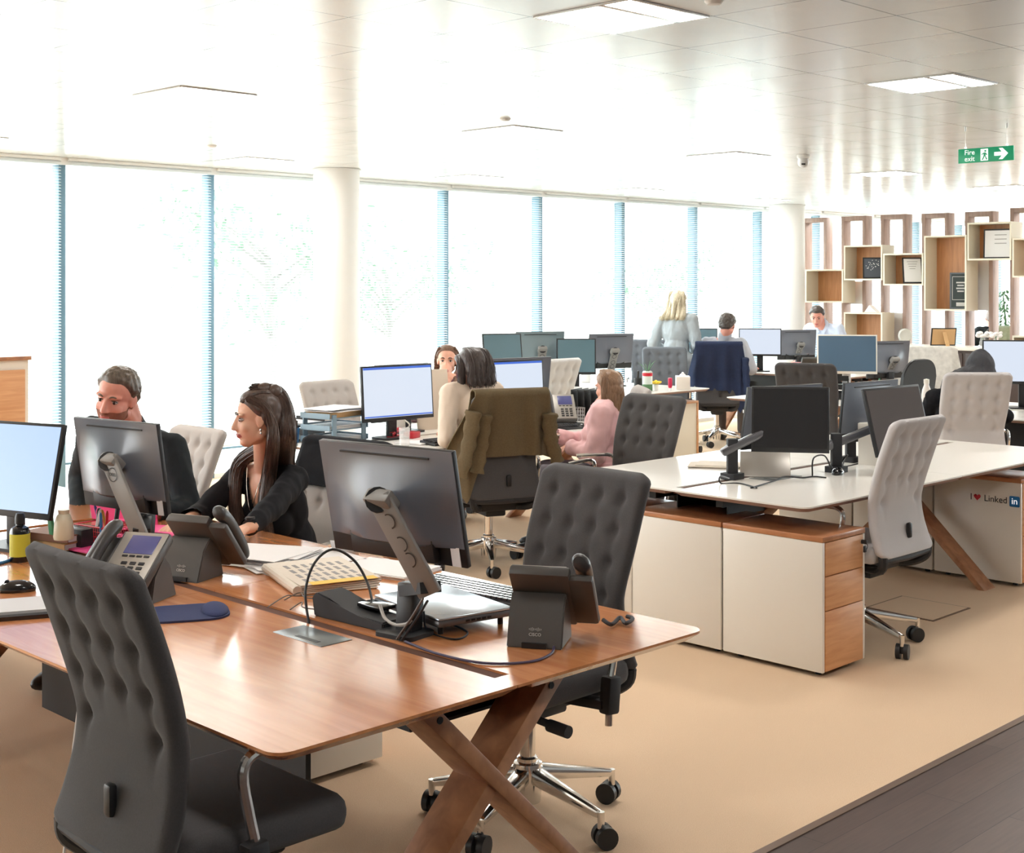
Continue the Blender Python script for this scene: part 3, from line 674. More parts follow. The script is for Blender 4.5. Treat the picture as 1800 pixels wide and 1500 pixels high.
        mb = MB(); mb.tube([bk, bk + d * 0.02], 0.05, 4); mb.build('mount_plate', M['black'], t, world=True)
    return t
def ring_mesh(r1, r0, m=None):
    mb = MB(); n = 28; m = m or Matrix()
    for k in range(n):
        a, b = 2 * PI * k / n, 2 * PI * (k + 1) / n
        mb.bm.faces.new([mb.bm.verts.new(m @ V((r * math.cos(q), r * math.sin(q), z))) for r, q, z in ((r1, a, 0.0006), (r1, b, 0.0006), (r0, b, 0.0006), (r0, a, 0.0006))])
    me = bpy.data.meshes.new('ring'); mb.bm.to_mesh(me); mb.bm.free(); return me

# ------------------------------------------------------------------ desk phone
def phone(label, x, y, heading, logo=True, a=50, z=0.74):
    t = thing('desk_phone', label, 'phone', (x, y, z), heading, 'desk phones')
    n = V((math.sin(R(a)), 0, math.cos(R(a)))); u = V((-math.cos(R(a)), 0, math.sin(R(a)))); c = V((-0.005, 0.0, 0.118))
    Mb = Matrix(((n.x, 0, u.x, c.x), (n.y, 1, u.y, c.y), (n.z, 0, u.z, c.z), (0, 0, 0, 1)))       # x = outward, y = width, z = up the slope
    bodym = M['phone']
    mb = MB(); mb.box((0, 0.025, 0), (0.034, 0.165, 0.215), bev=0.008); mb.box((-0.004, -0.085, -0.005), (0.026, 0.07, 0.19), bev=0.01); mb.xf(Mb); body = mb.build('body', bodym, t)
    mb = MB(); mb.box((0.0175, 0.028, 0.002), (0.004, 0.15, 0.2), bev=0.0015).xf(Mb); mb.build('fascia', M['phonelt'], body)
    mb = MB(); mb.box((0.0202, 0.035, 0.052), (0.002, 0.1, 0.072), bev=0.0008).xf(Mb); mb.build('screen', M['lcd'], body)
    mb = MB()
    for r_ in range(4):
        for k in range(3): mb.box((0.0205, 0.068 - 0.03 * k, -0.022 - 0.018 * r_), (0.004, 0.02, 0.011), bev=0.0015)
    for k in range(4): mb.box((0.0205, 0.072 - 0.025 * k, 0.006), (0.003, 0.018, 0.006))
    mb.xf(Mb); mb.build('keypad', M['softblack'], body)
    # handset in its cradle
    hs = [Mb @ V((x_, -0.085, z_)) for x_, z_ in ((0.018, 0.118), (0.034, 0.1), (0.044, 0.05), (0.046, 0.0), (0.044, -0.05), (0.034, -0.09), (0.018, -0.11))]
    mb = MB(); mb.tube(spline(hs, 4), [(0.027 + 0.006 * ((k / 12) - 1) ** 2) * math.sqrt(max(0.03, 1 - abs(k / 12 - 1) ** 7)) for k in range(25)], 16, flat=0.8)
    mb.build('handset', mat('black handset plastic', srgb(58, 56, 56), 0.35), t)
    # wedge stand with a flat back face
    poly = [(0.03, 0.0), (-0.115, 0.0), (-0.08, 0.098), (-0.045, 0.135), (0.01, 0.08)]
    mm = Matrix(((1, 0, 0, 0), (0, 0, -1, 0.03), (0, 1, 0, 0), (0, 0, 0, 1)))
    mb = MB(); mb.prism(poly, -0.075, 0.075, mm); bmesh.ops.bevel(mb.bm, geom=list(mb.bm.edges), offset=0.003, segments=2, affect='EDGES')
    st = mb.build('stand', bodym, t)
    up = (V((-0.08, 0, 0.098)) - V((-0.115, 0, 0))).normalized(); o = V((-0.115, 0.03, 0)) + up * 0.045; mm = frame_m(o, (0, -1, 0), up); mm = Matrix.Translation(mm.col[2].to_3d() * 0.0006) @ mm
    if logo:
        mb = MB(); mb.add(text_mesh('CISCO', 0.0115, 0.0004), mm @ Matrix.Translation((0, -0.009, 0)))
        for k, hgt in enumerate((0.005, 0.008, 0.012, 0.008, 0.005, 0.008, 0.012, 0.008, 0.005)):
            mb.box(mm @ V((-0.016 + 0.004 * k, 0.005 + (0 if hgt < 0.01 else 0), 0)), (0.0009, 0.0016, hgt * 0.8), mm.to_3x3().to_4x4() @ Matrix.Rotation(R(90), 4, 'X'))
        mb.build('logo_print', M['logo'], st, 0)
    mb = MB(); mb.box((-0.113, 0.03, 0.008), (0.012, 0.066, 0.014)); mb.build('cable_notch', M['black'], st)
    return t
def keyboard(label, x, y, heading, z=0.74, lit=False):
    t = thing('keyboard', label, 'keyboard', (x, y, z), heading, 'keyboards')
    mb = MB(); mb.box((0, 0, 0.011), (0.15, 0.44, 0.018), rotm(0, 4, 0), bev=0.004); mb.build('case', M['black'], t)
    mb = MB()
    for r_ in range(6):
        for k in range(20):
            if r_ == 0 and 5 <= k <= 10: continue
            mb.box((0.052 - 0.0205 * r_, -0.205 + 0.0205 * k + 0.006 * (r_ % 2), 0.021 + 0.0014 * r_), (0.0165, 0.0165, 0.008))
        if r_ == 0: mb.box((0.052, -0.05, 0.021), (0.0165, 0.12, 0.008))
    mb.build('keys', mat('satin black keys', srgb(62, 66, 72), 0.22, spec=0.8, coat=0.6) if lit else M['softblack'], t, 0); return t
def mouse(label, x, y, heading, z=0.74):
    mb = MB(); mb.ell((0, 0, 0.008), (0.058, 0.031, 0.028))
    for v in mb.bm.verts: v.co.z = max(0.0, v.co.z)
    t = thing('computer_mouse', label, 'mouse', (x, y, z), heading, 'computer mice'); mb.build('shell', M['gloss'], t)
    mb = MB(); mb.cyl((0.03, -0.004, 0.03), (0.03, 0.004, 0.03), 0.008); mb.build('scroll_wheel', M['softblack'], t); return t
def cable(label, pts, r=0.003, m=None, name='cable', n=6):
    return solo(name, MB().tube(spline(pts, n), r, 7), m or M['black'], label, 'cable')
def papers(name, label, c, w, l, rz, n=6, m=None, mess=4, cat='papers'):
    """a loose stack: every sheet turned a little"""
    mb = MB(); rnd = random.Random(int(c[0] * 1000)); z = 0
    for k in range(n):
        th = 0.0022; mb.box((rnd.uniform(-1, 1) * 0.004 * mess, rnd.uniform(-1, 1) * 0.004 * mess, z + th / 2), (w, l, th), rotm(0, 0, rnd.uniform(-1, 1) * mess)); z += th + 0.0006
    return solo(name, mb, m or M['paper'], label, cat, c, rz)
# ------------------------------------------------------------------ people
SKIN = mat('fair skin', srgb(226, 170, 146), 0.5, sss=0.15, var=0.05, vscale=40)
SKIN2 = mat('warm skin', srgb(232, 182, 154), 0.5, sss=0.15, var=0.05, vscale=40)
SKIN3 = mat('ruddy skin', srgb(222, 156, 138), 0.5, sss=0.15, var=0.06, vscale=40)
LIPS = mat('lip colour', srgb(196, 112, 106), 0.4)
EYEW = mat('eye white', srgb(186, 176, 172), 0.3); EYED = mat('dark iris', srgb(54, 40, 34), 0.15)
def hairmat(name, a, b):
    m = wood(name, a, b, 0.42, stretch=(40, 40, 5), scale=4, spec=0.5); return m
HAIR_BROWN = hairmat('dark brown hair', srgb(60, 47, 43), srgb(98, 78, 68)); HAIR_BLACK = hairmat('brown black hair', srgb(62, 53, 53), srgb(92, 80, 76))
HAIR_AUB = hairmat('light brown hair', srgb(126, 98, 76), srgb(164, 130, 102)); HAIR_BLONDE = hairmat('blonde hair', srgb(176, 162, 134), srgb(224, 214, 190))
HAIR_SHORT = hairmat('short brown hair', srgb(74, 64, 56), srgb(112, 100, 88)); HAIR_DK = hairmat('short dark hair', srgb(58, 50, 46), srgb(88, 78, 72)); HAIR_GREY = hairmat('short greying hair', srgb(140, 128, 124), srgb(176, 164, 160))
HAIR_CHEST = hairmat('chestnut hair', srgb(92, 66, 52), srgb(134, 100, 80))
BEARD = mat('brown stubble', srgb(148, 98, 80), 0.8, var=0.25, vscale=300)
def ik(s, w, a, b, pole):
    s, w = V(s), V(w); d = w - s; L = min(d.length, (a + b) * 0.999); dn = d.normalized()
    x = (a * a - b * b + L * L) / (2 * L); h = math.sqrt(max(0, a * a - x * x))
    p = V(pole); p = p - dn * p.dot(dn); p.normalize()
    return s + dn * x + p * h, s + dn * L
def add_hand(mb, w, d, n, thumb, k=1.0, curl=22, sub=2):
    """palm and five fingers from the wrist w along d; n = direction the palm faces; thumb = +1 or -1 along n x d"""
    w, d, n = V(w), V(d).normalized(), V(n); n = (n - d * n.dot(d)).normalized(); s = n.cross(d).normalized()
    rot = Matrix((d, s, n)).transposed().to_4x4()
    mb.ell(w + d * 0.045 * k, (0.052 * k, 0.04 * k, 0.0155 * k), rot, 3); mb.cone(w - d * 0.02, w + d * 0.03 * k, 0.025 * k, 0.022 * k, sub)
    for i, (y, L) in enumerate(((0.031, 0.07), (0.0105, 0.08), (-0.0105, 0.075), (-0.031, 0.058))):
        y *= thumb; p = w + (d * 0.082 + s * y) * k - n * 0.001; dd = d + s * y * 1.2
        mb.cone(w + (d * 0.05 + s * y * 0.75) * k, p, 0.0115 * k, 0.0098 * k, sub)
        for j, f in enumerate((0.45, 0.3, 0.25)):
            c = R(curl * (0.6 + 0.75 * j) + i * 2); q = p + (dd.normalized() * math.cos(c) + n * math.sin(c)) * L * f * k
            mb.cone(p, q, (0.0097 - 0.0008 * j) * k, (0.0088 - 0.0009 * j) * k, sub, 10); p = q
    p = w + (d * 0.02 + s * 0.026 * thumb) * k
    q = p + (d * 0.035 + s * 0.026 * thumb + n * 0.012) * k; r = q + (d * 0.03 + s * 0.006 * thumb + n * 0.008) * k
    mb.cone(p, q, 0.0135 * k, 0.011 * k, sub, 10); mb.cone(q, r, 0.0108 * k, 0.0088 * k, sub, 10)
def add_head(mb, Hm, fem=False, neck_from=None, neck_r=0.052):
    def e(c, r, rot=None, sub=3): mb.ell(Hm @ V(c), r, Hm.to_3x3().to_4x4() @ (rot or Matrix()), sub)
    def k(p, q, a, b, sub=2): mb.cone(Hm @ V(p), Hm @ V(q), a, b, sub, 12)
    j = 0.93 if fem else 1.0
    e((-0.014, 0, 0.036), (0.094, 0.075, 0.082)); e((0.018, 0, -0.03), (0.07, 0.063 * j, 0.084)); e((-0.03, 0, 0.0), (0.075, 0.07, 0.075))
    e((0.052, 0, -0.094), (0.031, 0.034 * j, 0.024)); k((0.05, 0, -0.098), (-0.01, 0.046 * j, -0.064), 0.022, 0.02); k((0.05, 0, -0.098), (-0.01, -0.046 * j, -0.064), 0.022, 0.02)
    for s in (-1, 1):
        e((0.07, s * 0.03, 0.024), (0.016, 0.03, 0.0085), Matrix.Rotation(R(s * 14), 4, 'Z')); e((0.05, s * 0.034, -0.03), (0.027, 0.024, 0.028))
        e((0.09, s * 0.011, -0.037), (0.011, 0.0085, 0.0085), sub=2)
        e((-0.008, s * 0.075, -0.005), (0.02, 0.0075, 0.031), Matrix.Rotation(R(s * -18), 4, 'Z') @ Matrix.Rotation(R(-10), 4, 'Y')); e((-0.002, s * 0.073, -0.026), (0.01, 0.007, 0.012), sub=2)
    k((0.078, 0, 0.014), (0.1, 0, -0.031), 0.0095, 0.0125); e((0.101, 0, -0.034), (0.013, 0.0115, 0.0105), sub=2)
    e((0.081, 0, -0.06), (0.0135, 0.023, 0.0065)); e((0.078, 0, -0.0715), (0.014, 0.02, 0.0075)); e((0.076, 0, -0.05), (0.014, 0.02, 0.012))
    if neck_from is not None: mb.cone(V(neck_from), Hm @ V((-0.025, 0, -0.05)), neck_r * 1.12, neck_r, 3, 18); mb.cone(V(neck_from), Hm @ V((-0.05, 0, -0.01)), neck_r * 1.05, neck_r * 0.95, 3, 18)
def shell(me, Hm, keep, thick, name, m, parent, nz=0.0, ns=40.0, clean=True):
    """a skin of faces lifted off the body where keep(p) (head space) is positive; keep returns a margin that tapers the thickness"""
    inv = Hm.inverted(); bm = bmesh.new(); bm.from_mesh(me); bm.normal_update()
    mg = {}
    for v in bm.verts:
        p = inv @ v.co; mg[v] = keep(p) if p.length < 0.24 else -1
    bmesh.ops.delete(bm, geom=[f for f in bm.faces if all(mg[v] <= 0 for v in f.verts)], context='FACES')
    bmesh.ops.delete(bm, geom=[v for v in bm.verts if not v.link_faces], context='VERTS')
    for v in bm.verts:
        k = max(-0.12, min(1, mg[v] / 0.02)); d = thick * k
        if nz: d += nz * max(0, k) * noise.noise(v.co * ns)
        v.co += v.normal * d
    out = bpy.data.meshes.new(name); bm.to_mesh(out); bm.free(); return link_mesh(name, out, m, parent)
def strands(mb, guide, n, spread, r, rnd, wave=0.004, tip=0.4, seg=4):
    n, r = int(n * 3.6), r * 0.42
    g = spline(guide, 5); N = len(g)
    sp = spread if isinstance(spread, (list, tuple)) else [spread] * len(guide)
    core = []
    for i in range(N):
        t = i / (N - 1) * (len(guide) - 1); a = min(int(t), len(guide) - 2); core.append((sp[a] + (sp[a + 1] - sp[a]) * (t - a)) * (0.85 if i < N * 0.8 else 0.85 * (N - i) / (N * 0.2) + 0.05))
    mb.tube(g, core, 12)
    for _ in range(n):
        o = V((rnd.gauss(0, 1), rnd.gauss(0, 1), rnd.gauss(0, 1))).normalized() * rnd.uniform(0.55, 0.95); ph = rnd.uniform(0, 6); cut = rnd.uniform(0.82, 1.0); pts, rs = [], []
        m_ = max(3, int(N * cut))
        for i in range(m_):
            t = i / (N - 1) * (len(guide) - 1); a = min(int(t), len(guide) - 2); s = sp[a] + (sp[a + 1] - sp[a]) * (t - a)
            pts.append(g[i] + o * s + V((math.sin(ph + i * 0.7), math.cos(ph + i * 0.6), 0)) * wave * i / N)
            rs.append(r * (1 - (1 - tip) * i / m_))
        mb.tube(pts, rs, seg)
def fold_noise(me, amp, sc, stretch=(1, 1, 0.5)):
    n = [v.normal.copy() for v in me.vertices]
    for v, nn in zip(me.vertices, n):
        p = V((v.co.x * stretch[0], v.co.y * stretch[1], v.co.z * stretch[2])) * sc
        v.co += nn * amp * (noise.noise(p) + 0.5 * noise.noise(p * 2.1))
    me.update()
def person(label, loc, heading, skin=SKIN, fem=False, pelvis=0.5, lean=8, side=0, head=None, look=(0, 0, 0), L=None, Rr=None, stand=False, sit_knee=(0.42, 0.5),
           top=None, sleeve=1.0, trousers=None, shoes=None, voxel=0.008, neckline=None, size=1.0, loose=0.0, curl=22, group=None, longcoat=0.0, collar=0.0, legs=True, faced=True, brow=None):
    k = size; P = V((0, 0, pelvis)); q = rotm(0, lean, 0) @ rotm(-side, 0, 0); up = (q @ V((0, 0, 1))); fw = q @ V((1, 0, 0)); lf = q @ V((0, 1, 0)); T = q.to_3x3().to_4x4()
    nb = P + up * 0.50 * k; sw = (0.165 if fem else 0.19) * k
    SL, SR = nb - up * 0.055 + lf * sw, nb - up * 0.055 - lf * sw
    hd = V(head) if head is not None else nb + up * 0.145 * k + fw * 0.035
    Hm = Matrix.Translation(hd) @ rotm(0, 0, look[0]) @ rotm(0, look[1], 0) @ rotm(look[2], 0, 0) @ Matrix.Scale(k * (0.96 if fem else 1.0), 4)
    la, lb = 0.285 * k, 0.25 * k; arms = {}
    for nm, Sx, spec, sg in (('L', SL, L, 1), ('R', SR, Rr, -1)):
        spec = spec or dict(w=(P.x + 0.3, sg * 0.2, P.z + 0.2), d=(1, -0.2 * sg, -0.1), n=(0, 0, -1))
        E, W = ik(Sx, spec['w'], la, lb, spec.get('pole', (-0.3, 0.5 * sg, -1)))
        arms[nm] = (Sx, E, W, spec, sg)
    lg = []
    for sg in (1, -1):
        hip = P + V((0, sg * 0.09, -0.02))
        if stand: kn, an = V((0.02, sg * 0.1, pelvis * 0.5)), V((-0.01, sg * 0.1, 0.08))
        else: kn = V((sit_knee[0], sg * 0.13, sit_knee[1])); an = V((sit_knee[0] - 0.02, sg * 0.12, 0.085))
        lg.append((hip, kn, an))
    mb = MB()
    mb.ell(nb - up * 0.17 * k, (0.095 * k, (0.14 if fem else 0.16) * k, 0.18 * k), T); mb.ell(P + up * 0.13 * k, (0.085 * k, (0.115 if fem else 0.135) * k, 0.16 * k), T); mb.ell(P + up * 0.01, (0.105, 0.155, 0.11), T)
    mb.cone(SL, SR, 0.05 * k, 0.05 * k); mb.cone(nb - up * 0.02, SL - lf * 0.04, 0.05 * k, 0.047 * k); mb.cone(nb - up * 0.02, SR + lf * 0.04, 0.05 * k, 0.047 * k)
    if fem:
        for sg in (-1, 1): mb.ell(nb - up * 0.22 * k + fw * 0.065 + lf * sg * 0.07, (0.055, 0.06, 0.065), T)
    for (Sx, E, W, spec, sg) in arms.values():
        mb.cone(Sx, E, (0.043 if fem else 0.05) * k, (0.034 if fem else 0.039) * k, 3); mb.cone(E, W, (0.034 if fem else 0.039) * k, (0.022 if fem else 0.026) * k, 3)
        add_hand(mb, W, spec.get('d', W - E), spec.get('n', (0, 0, -1)), -sg * spec.get('flip', 1), (0.92 if fem else 1.02) * k, curl, 2)
    if legs:
        for (hip, kn, an) in lg: mb.cone(hip, kn, 0.075, 0.055); mb.cone(kn, an, 0.052, 0.036); mb.cone(an, an + V((0.12, 0, -0.045)), 0.035, 0.03)
    add_head(mb, Hm, fem, nb - up * 0.01, (0.046 if fem else 0.056) * k)
    me = remeshed(mb, voxel, 2, 0.4); o = link_mesh('person', me, skin); o.location = loc; o.rotation_euler = (0, 0, R(heading)); tag(o, label, 'person', group)
    info = dict(o=o, me=me, Hm=Hm, nb=nb, up=up, fw=fw, lf=lf, arms=arms, P=P)
    if top is not None:
        g = 0.014 + loose; mb = MB()
        mb.ell(nb - up * 0.18 * k, (0.098 * k + g, (0.14 if fem else 0.162) * k + g, 0.185 * k + g * 0.4), T); mb.ell(P + up * 0.13 * k, (0.095 * k + g, (0.118 if fem else 0.14) * k + g, 0.17 * k), T); mb.ell(P + up * 0.02, (0.112 + g, 0.16 + g, 0.1), T)
        mb.cone(SL, SR, 0.05 * k + g, 0.05 * k + g); mb.cone(nb - up * 0.03, SL - lf * 0.04, 0.048 * k + g, 0.045 * k + g); mb.cone(nb - up * 0.03, SR + lf * 0.04, 0.048 * k + g, 0.045 * k + g)
        if fem:
            for sg in (-1, 1): mb.ell(nb - up * 0.22 * k + fw * 0.066 + lf * sg * 0.07, (0.055 + g * .8, 0.06 + g * .8, 0.065 + g * .8), T)
        if collar: mb.cone(nb - up * 0.03, nb + (Hm @ V((-0.03, 0, -0.05)) - nb).normalized() * (collar + 0.03), (0.062 if fem else 0.075) * k, (0.06 if fem else 0.071) * k, 3, 18)
        if longcoat:
            for i in range(4): mb.ell(P - V((0.0, 0, longcoat * i / 3)), (0.13 + g, 0.185 + g, 0.12))
        for (Sx, E, W, spec, sg) in arms.values():
            r0, r1, r2 = (0.046 if fem else 0.052) * k + g, (0.036 if fem else 0.041) * k + g, (0.026 if fem else 0.03) * k + g * 0.8
            if sleeve >= 0.99: mb.cone(Sx, E, r0, r1, 3); mb.cone(E, E.lerp(W, 0.97), r1, r2, 3)
            elif sleeve > 0.55: mb.cone(Sx, E, r0, r1, 3); mb.cone(E, E.lerp(W, (sleeve - 0.5) * 2), r1, r1 * 0.92, 3)
            else: mb.cone(Sx, Sx.lerp(E, sleeve * 2), r0, r0 * 0.96, 3)
        tm = remeshed(mb, max(voxel, 0.008), 4, 0.5); fold_noise(tm, 0.006 + loose * 0.35, 17)
        # open the collar, the cuffs and the hem
        bm = bmesh.new(); bm.from_mesh(tm); kill = []
        nk = neckline or (lambda f, l, u: u > -0.005 - 0.02 * (f < 0) - 0.1 * max(0, f - 0.03) and f * f + l * l < 0.085 ** 2)
        for f in bm.faces:
            c = f.calc_center_median() - nb; a, b, u = c.dot(fw), c.dot(lf), c.dot(up)
            if nk(a, b, u): kill.append(f); continue
            for (Sx, E, W, spec, sg) in arms.values():
                if sleeve >= 0.99:
                    dd = (W - E).normalized(); x = (f.calc_center_median() - W); al = x.dot(dd)
                    if al > -0.012 and x.length < 0.06: kill.append(f); break
        bmesh.ops.delete(bm, geom=list(set(kill)), context='FACES'); bm.to_mesh(tm); bm.free()
        info['top'] = link_mesh(top[0], tm, top[1], o)
    if trousers is not None and legs:
        mb = MB(); mb.ell(P, (0.122, 0.17, 0.12), T)
        for (hip, kn, an) in lg: mb.cone(hip, kn, 0.095, 0.072); mb.cone(kn, an + V((0, 0, 0.03)), 0.07, 0.055)
        tm = remeshed(mb, 0.011, 3); fold_noise(tm, 0.006, 15); link_mesh(trousers[0], tm, trousers[1], o)
        for (hip, kn, an) in lg:
            mb = MB(); mb.ell(an + V((0.06, 0, -0.045)), (0.135, 0.046, 0.042)); mb.ell(an + V((-0.01, 0, -0.02)), (0.055, 0.042, 0.06))
            for v in mb.bm.verts: v.co.z = max(v.co.z, 0.002)
            mb.build('shoe', shoes or M['black'], o)
    if faced:
        for s in (-1, 1):
            mb = MB(); mb.ell(Hm @ V((0.0675, s * 0.031, 0.003)), (0.0115, 0.0135, 0.0066), Hm.to_3x3().normalized().to_4x4()); ey = mb.build('eye', EYEW, o)
            mb = MB(); mb.ell(Hm @ V((0.0765, s * 0.0315, 0.002)), (0.0045, 0.0064, 0.0064), Hm.to_3x3().normalized().to_4x4(), 2); mb.build('iris', EYED, ey)
            mb = MB(); mb.tube([Hm @ V((0.0775 - 0.009 * abs(t - 0.3), s * (0.017 + 0.03 * t), 0.0085 + 0.0025 * math.sin(PI * t) - 0.003 * t)) for t in (0, 0.25, 0.5, 0.75, 1)], [0.001, 0.0019, 0.0021, 0.0019, 0.001], 6); mb.build('eyelashes', EYED, ey)
            mb = MB(); mb.tube([Hm @ V((0.0885 - 0.018 * t * t, s * (0.014 + 0.036 * t), 0.0235 + 0.006 * math.sin(PI * min(1, t * 1.2)) )) for t in (0, 0.2, 0.4, 0.6, 0.8, 1)], [0.0022, 0.0038, 0.004, 0.0036, 0.0028, 0.0012], 7); mb.build('eyebrow', brow or EYED, o)
        lp = shell(me, Hm, lambda p: 0.02 * (1 - ((p.z + 0.0655) / 0.0125) ** 2 - (p.y / 0.0245) ** 2) if p.x > 0.066 else -1, 0.0012, 'lips', LIPS, o)
    return info
def short_hair(info, m, thick=0.012, front=0.078, side=0.012, back=-0.06, nz=0.006):
    def keep(p):
        t = max(0, min(1, (p.x + 0.008) / 0.062)); t = t * t * (3 - 2 * t); hz = side + (front - side) * t
        if p.x < -0.03: hz = side + (back - side) * min(1, (-0.03 - p.x) / 0.04)
        if abs(p.y) > 0.0785 and p.z < 0.03: return -1
        return p.z - hz
    return shell(info['me'], info['Hm'], keep, thick, 'hair', m, info['o'], nz, 60)
def long_hair_cap(info, m, thick=0.014, front=0.07, low=-0.1, nz=0.003, name='hair'):
    def keep(p):
        t = max(0, min(1, (p.x + 0.012) / 0.075)); t = t * t * (3 - 2 * t); hz = 0.012 + (front - 0.012) * t
        if p.x < -0.012: hz = max(low, 0.012 + (p.x + 0.012) * 2.6)
        return p.z - hz
    return shell(info['me'], info['Hm'], keep, thick, name, m, info['o'], nz, 50)
# ------------------------------------------------------------------ desks and drawers
deskA = bench('long cherry wood desk in the foreground with crossed brown legs', 1.62, 2.30, 3.07, 5.15, 'y', M['cherry'], [3.70], [2.46, 4.95])
hatch(deskA, 2.245, 3.02, 0.105, 0.22)
deskA2 = bench('cherry wood desk behind the foreground one, where the bearded man sits', 1.62, 5.20, 3.07, 8.0, 'y', M['cherry'], [6.6], [5.4, 7.8])
deskW = bench('long white topped desk at right with black monitors on arms', 5.05, 3.25, 7.90, 4.75, 'x', M['whitetop'], [6.475], [5.68, 7.27])
desk2 = bench('white topped desk of the woman with the olive coat', 4.85, 5.98, 7.45, 7.2, 'x', M['whitetop'], [6.15], [5.2, 7.1])
desk3 = bench('white topped desk by the window under four grey monitors', 7.95, 7.70, 10.35, 9.15, 'x', M['whitetop'], [9.15], [8.3, 10.0])
desk4 = bench('desk between the man with the navy coat and the man in the pale blue shirt', 12.55, 7.6, 14.0, 9.7, 'y', M['whitetop'], [8.65], [7.9, 9.4])
desk5 = bench('desk with the white framed monitor and paper trays', 9.6, 5.6, 11.6, 7.0, 'x', M['whitetop'], [10.6], [9.95, 11.25])
desk6 = bench('desk in front of the person with the dark hood', 9.45, 3.5, 10.85, 5.3, 'y', M['whitetop'], [4.4], [3.8, 5.0])
pedestal('white drawer pedestal with keys in its lock at the near white desk end', 5.275, 3.465, 0)
pedestal('white drawer pedestal directly behind the one with keys in the lock', 5.275, 4.005, 180, keys=False)
pedestal('third white pedestal in the row under the white desk, half hidden by the dark chair', 5.275, 4.54, 180, keys=False)
ps = pedestal('white drawer pedestal with the I heart sticker at the right edge', 7.6, 3.64, 0)
pedestal('white pedestal behind the crossed leg next to the sticker pedestal', 7.6, 4.18, 180, keys=False)
pedestal('white pedestal seen far under the white desk behind the light grey chair', 7.6, 4.72, 180, keys=False)
pedestal('white drawer pedestal under the foreground wood desk', 2.83, 3.92, 90, keys=False)
# sticker on the side of the pedestal (side faces -X): I heart Linked in
so = onx(1747, 878, 7.6 - 0.1765) - V((7.6, 3.64, 0))
mS2 = frame_m((so.x, so.y, so.z), (0, -1, 0.0), (0, 0, 1)); pan = [c for c in ps.children if c.name.startswith('side_panel') and c.data.vertices[0].co.x < 0][0]
def stick(mb, name, m): return mb.build(name, m, pan, 0)
mb = MB(); mb.add(text_mesh('I', 0.052), mS2 @ Matrix.Translation((-0.137, 0, 0))); mb.add(text_mesh('Linked', 0.052), mS2 @ Matrix.Translation((0.01, 0, 0))); stick(mb, 'sticker_lettering', M['ink2'])
mb = MB(); hp = []
for k in range(28):
    a = 2 * PI * k / 28; hp.append((0.0013 * 16 * math.sin(a) ** 3 - 0.1, 0.0013 * (13 * math.cos(a) - 5 * math.cos(2 * a) - 2 * math.cos(3 * a) - math.cos(4 * a)) + 0.003))
mb.prism(hp[::-1], -0.0004, 0.0006, mS2); stick(mb, 'sticker_heart', M['heart'])
mb = MB(); mb.prism(rrect(0.092, -0.03, 0.152, 0.03, 0.007), -0.0004, 0.0006, mS2); stick(mb, 'sticker_badge', M['liblue'])
mb = MB(); mb.add(text_mesh('in', 0.052, 0.0003), mS2 @ Matrix.Translation((0.122, 0.001, 0.0011))); stick(mb, 'sticker_badge_lettering', M['signwhite'])
# wood edged cupboard end under the far desk
cp = thing('desk_end_cupboard', 'cream cupboard panel with wood edging under the far white desk by the tissue box', 'cupboard', (9.93, 8.03, 0))
MB().box((0, 0, 0.31), (0.70, 0.42, 0.58)).build('body', M['cream'], cp); MB().box((0, 0, 0.61), (0.74, 0.44, 0.022), bev=0.002).build('top_panel', M['oak'], cp)
MB().box((0.36, 0, 0.305), (0.022, 0.44, 0.59), bev=0.002).build('wood_edge', M['oak'], cp); MB().box((0, 0, 0.01), (0.66, 0.38, 0.02)).build('plinth', M['black'], cp)
# tall wooden cabinet at the left edge
p = ony(51, 626, 9.3); cb = thing('storage_cabinet', 'wood fronted cabinet with white edges at the left edge by the window', 'cabinet', (p.x - 0.6, 9.55, 0))
MB().box((0, 0, p.z / 2 - 0.015), (1.2, 0.48, p.z - 0.03)).build('body', M['white'], cb); MB().box((0, -0.01, p.z - 0.014), (1.22, 0.52, 0.028), bev=0.002).build('top_panel', M['beam'], cb)
for s_ in (-1, 1):
    d_ = MB().box((s_ * 0.287, -0.248, p.z / 2 - 0.03), (0.565, 0.016, p.z - 0.13), bev=0.002).build('door', M['oak'], cb)
    MB().box((s_ * 0.04, -0.262, p.z / 2), (0.012, 0.02, 0.12), bev=0.004).build('handle', M['alu'], d_)
q = p + V((-0.22, 0, 0)); wr = thing('wireless_router', 'flat black box with thin aerial on the wooden cabinet', 'router', (q.x - 0.08, 9.5, p.z))
MB().box((0, 0, 0.018), (0.24, 0.16, 0.035), bev=0.006).build('case', M['black'], wr); MB().cyl((0.11, 0, 0.03), (0.11, 0, 0.24), 0.005, 0.003).build('aerial', M['paint'], wr)
# floor box outline
fb = thing('floor_box', 'square floor outlet lid in the carpet beside the light grey chair', 'floor box', at(1612, 1070, 0))
mb = MB(); mb.box((0, 0, 0.001), (0.40, 0.40, 0.004)); mb.build('frame', mat('dark brown lid rim', srgb(120, 92, 70), 0.6), fb); MB().box((0, 0, 0.0035), (0.375, 0.375, 0.003)).build('lid', M['carpet'], fb)

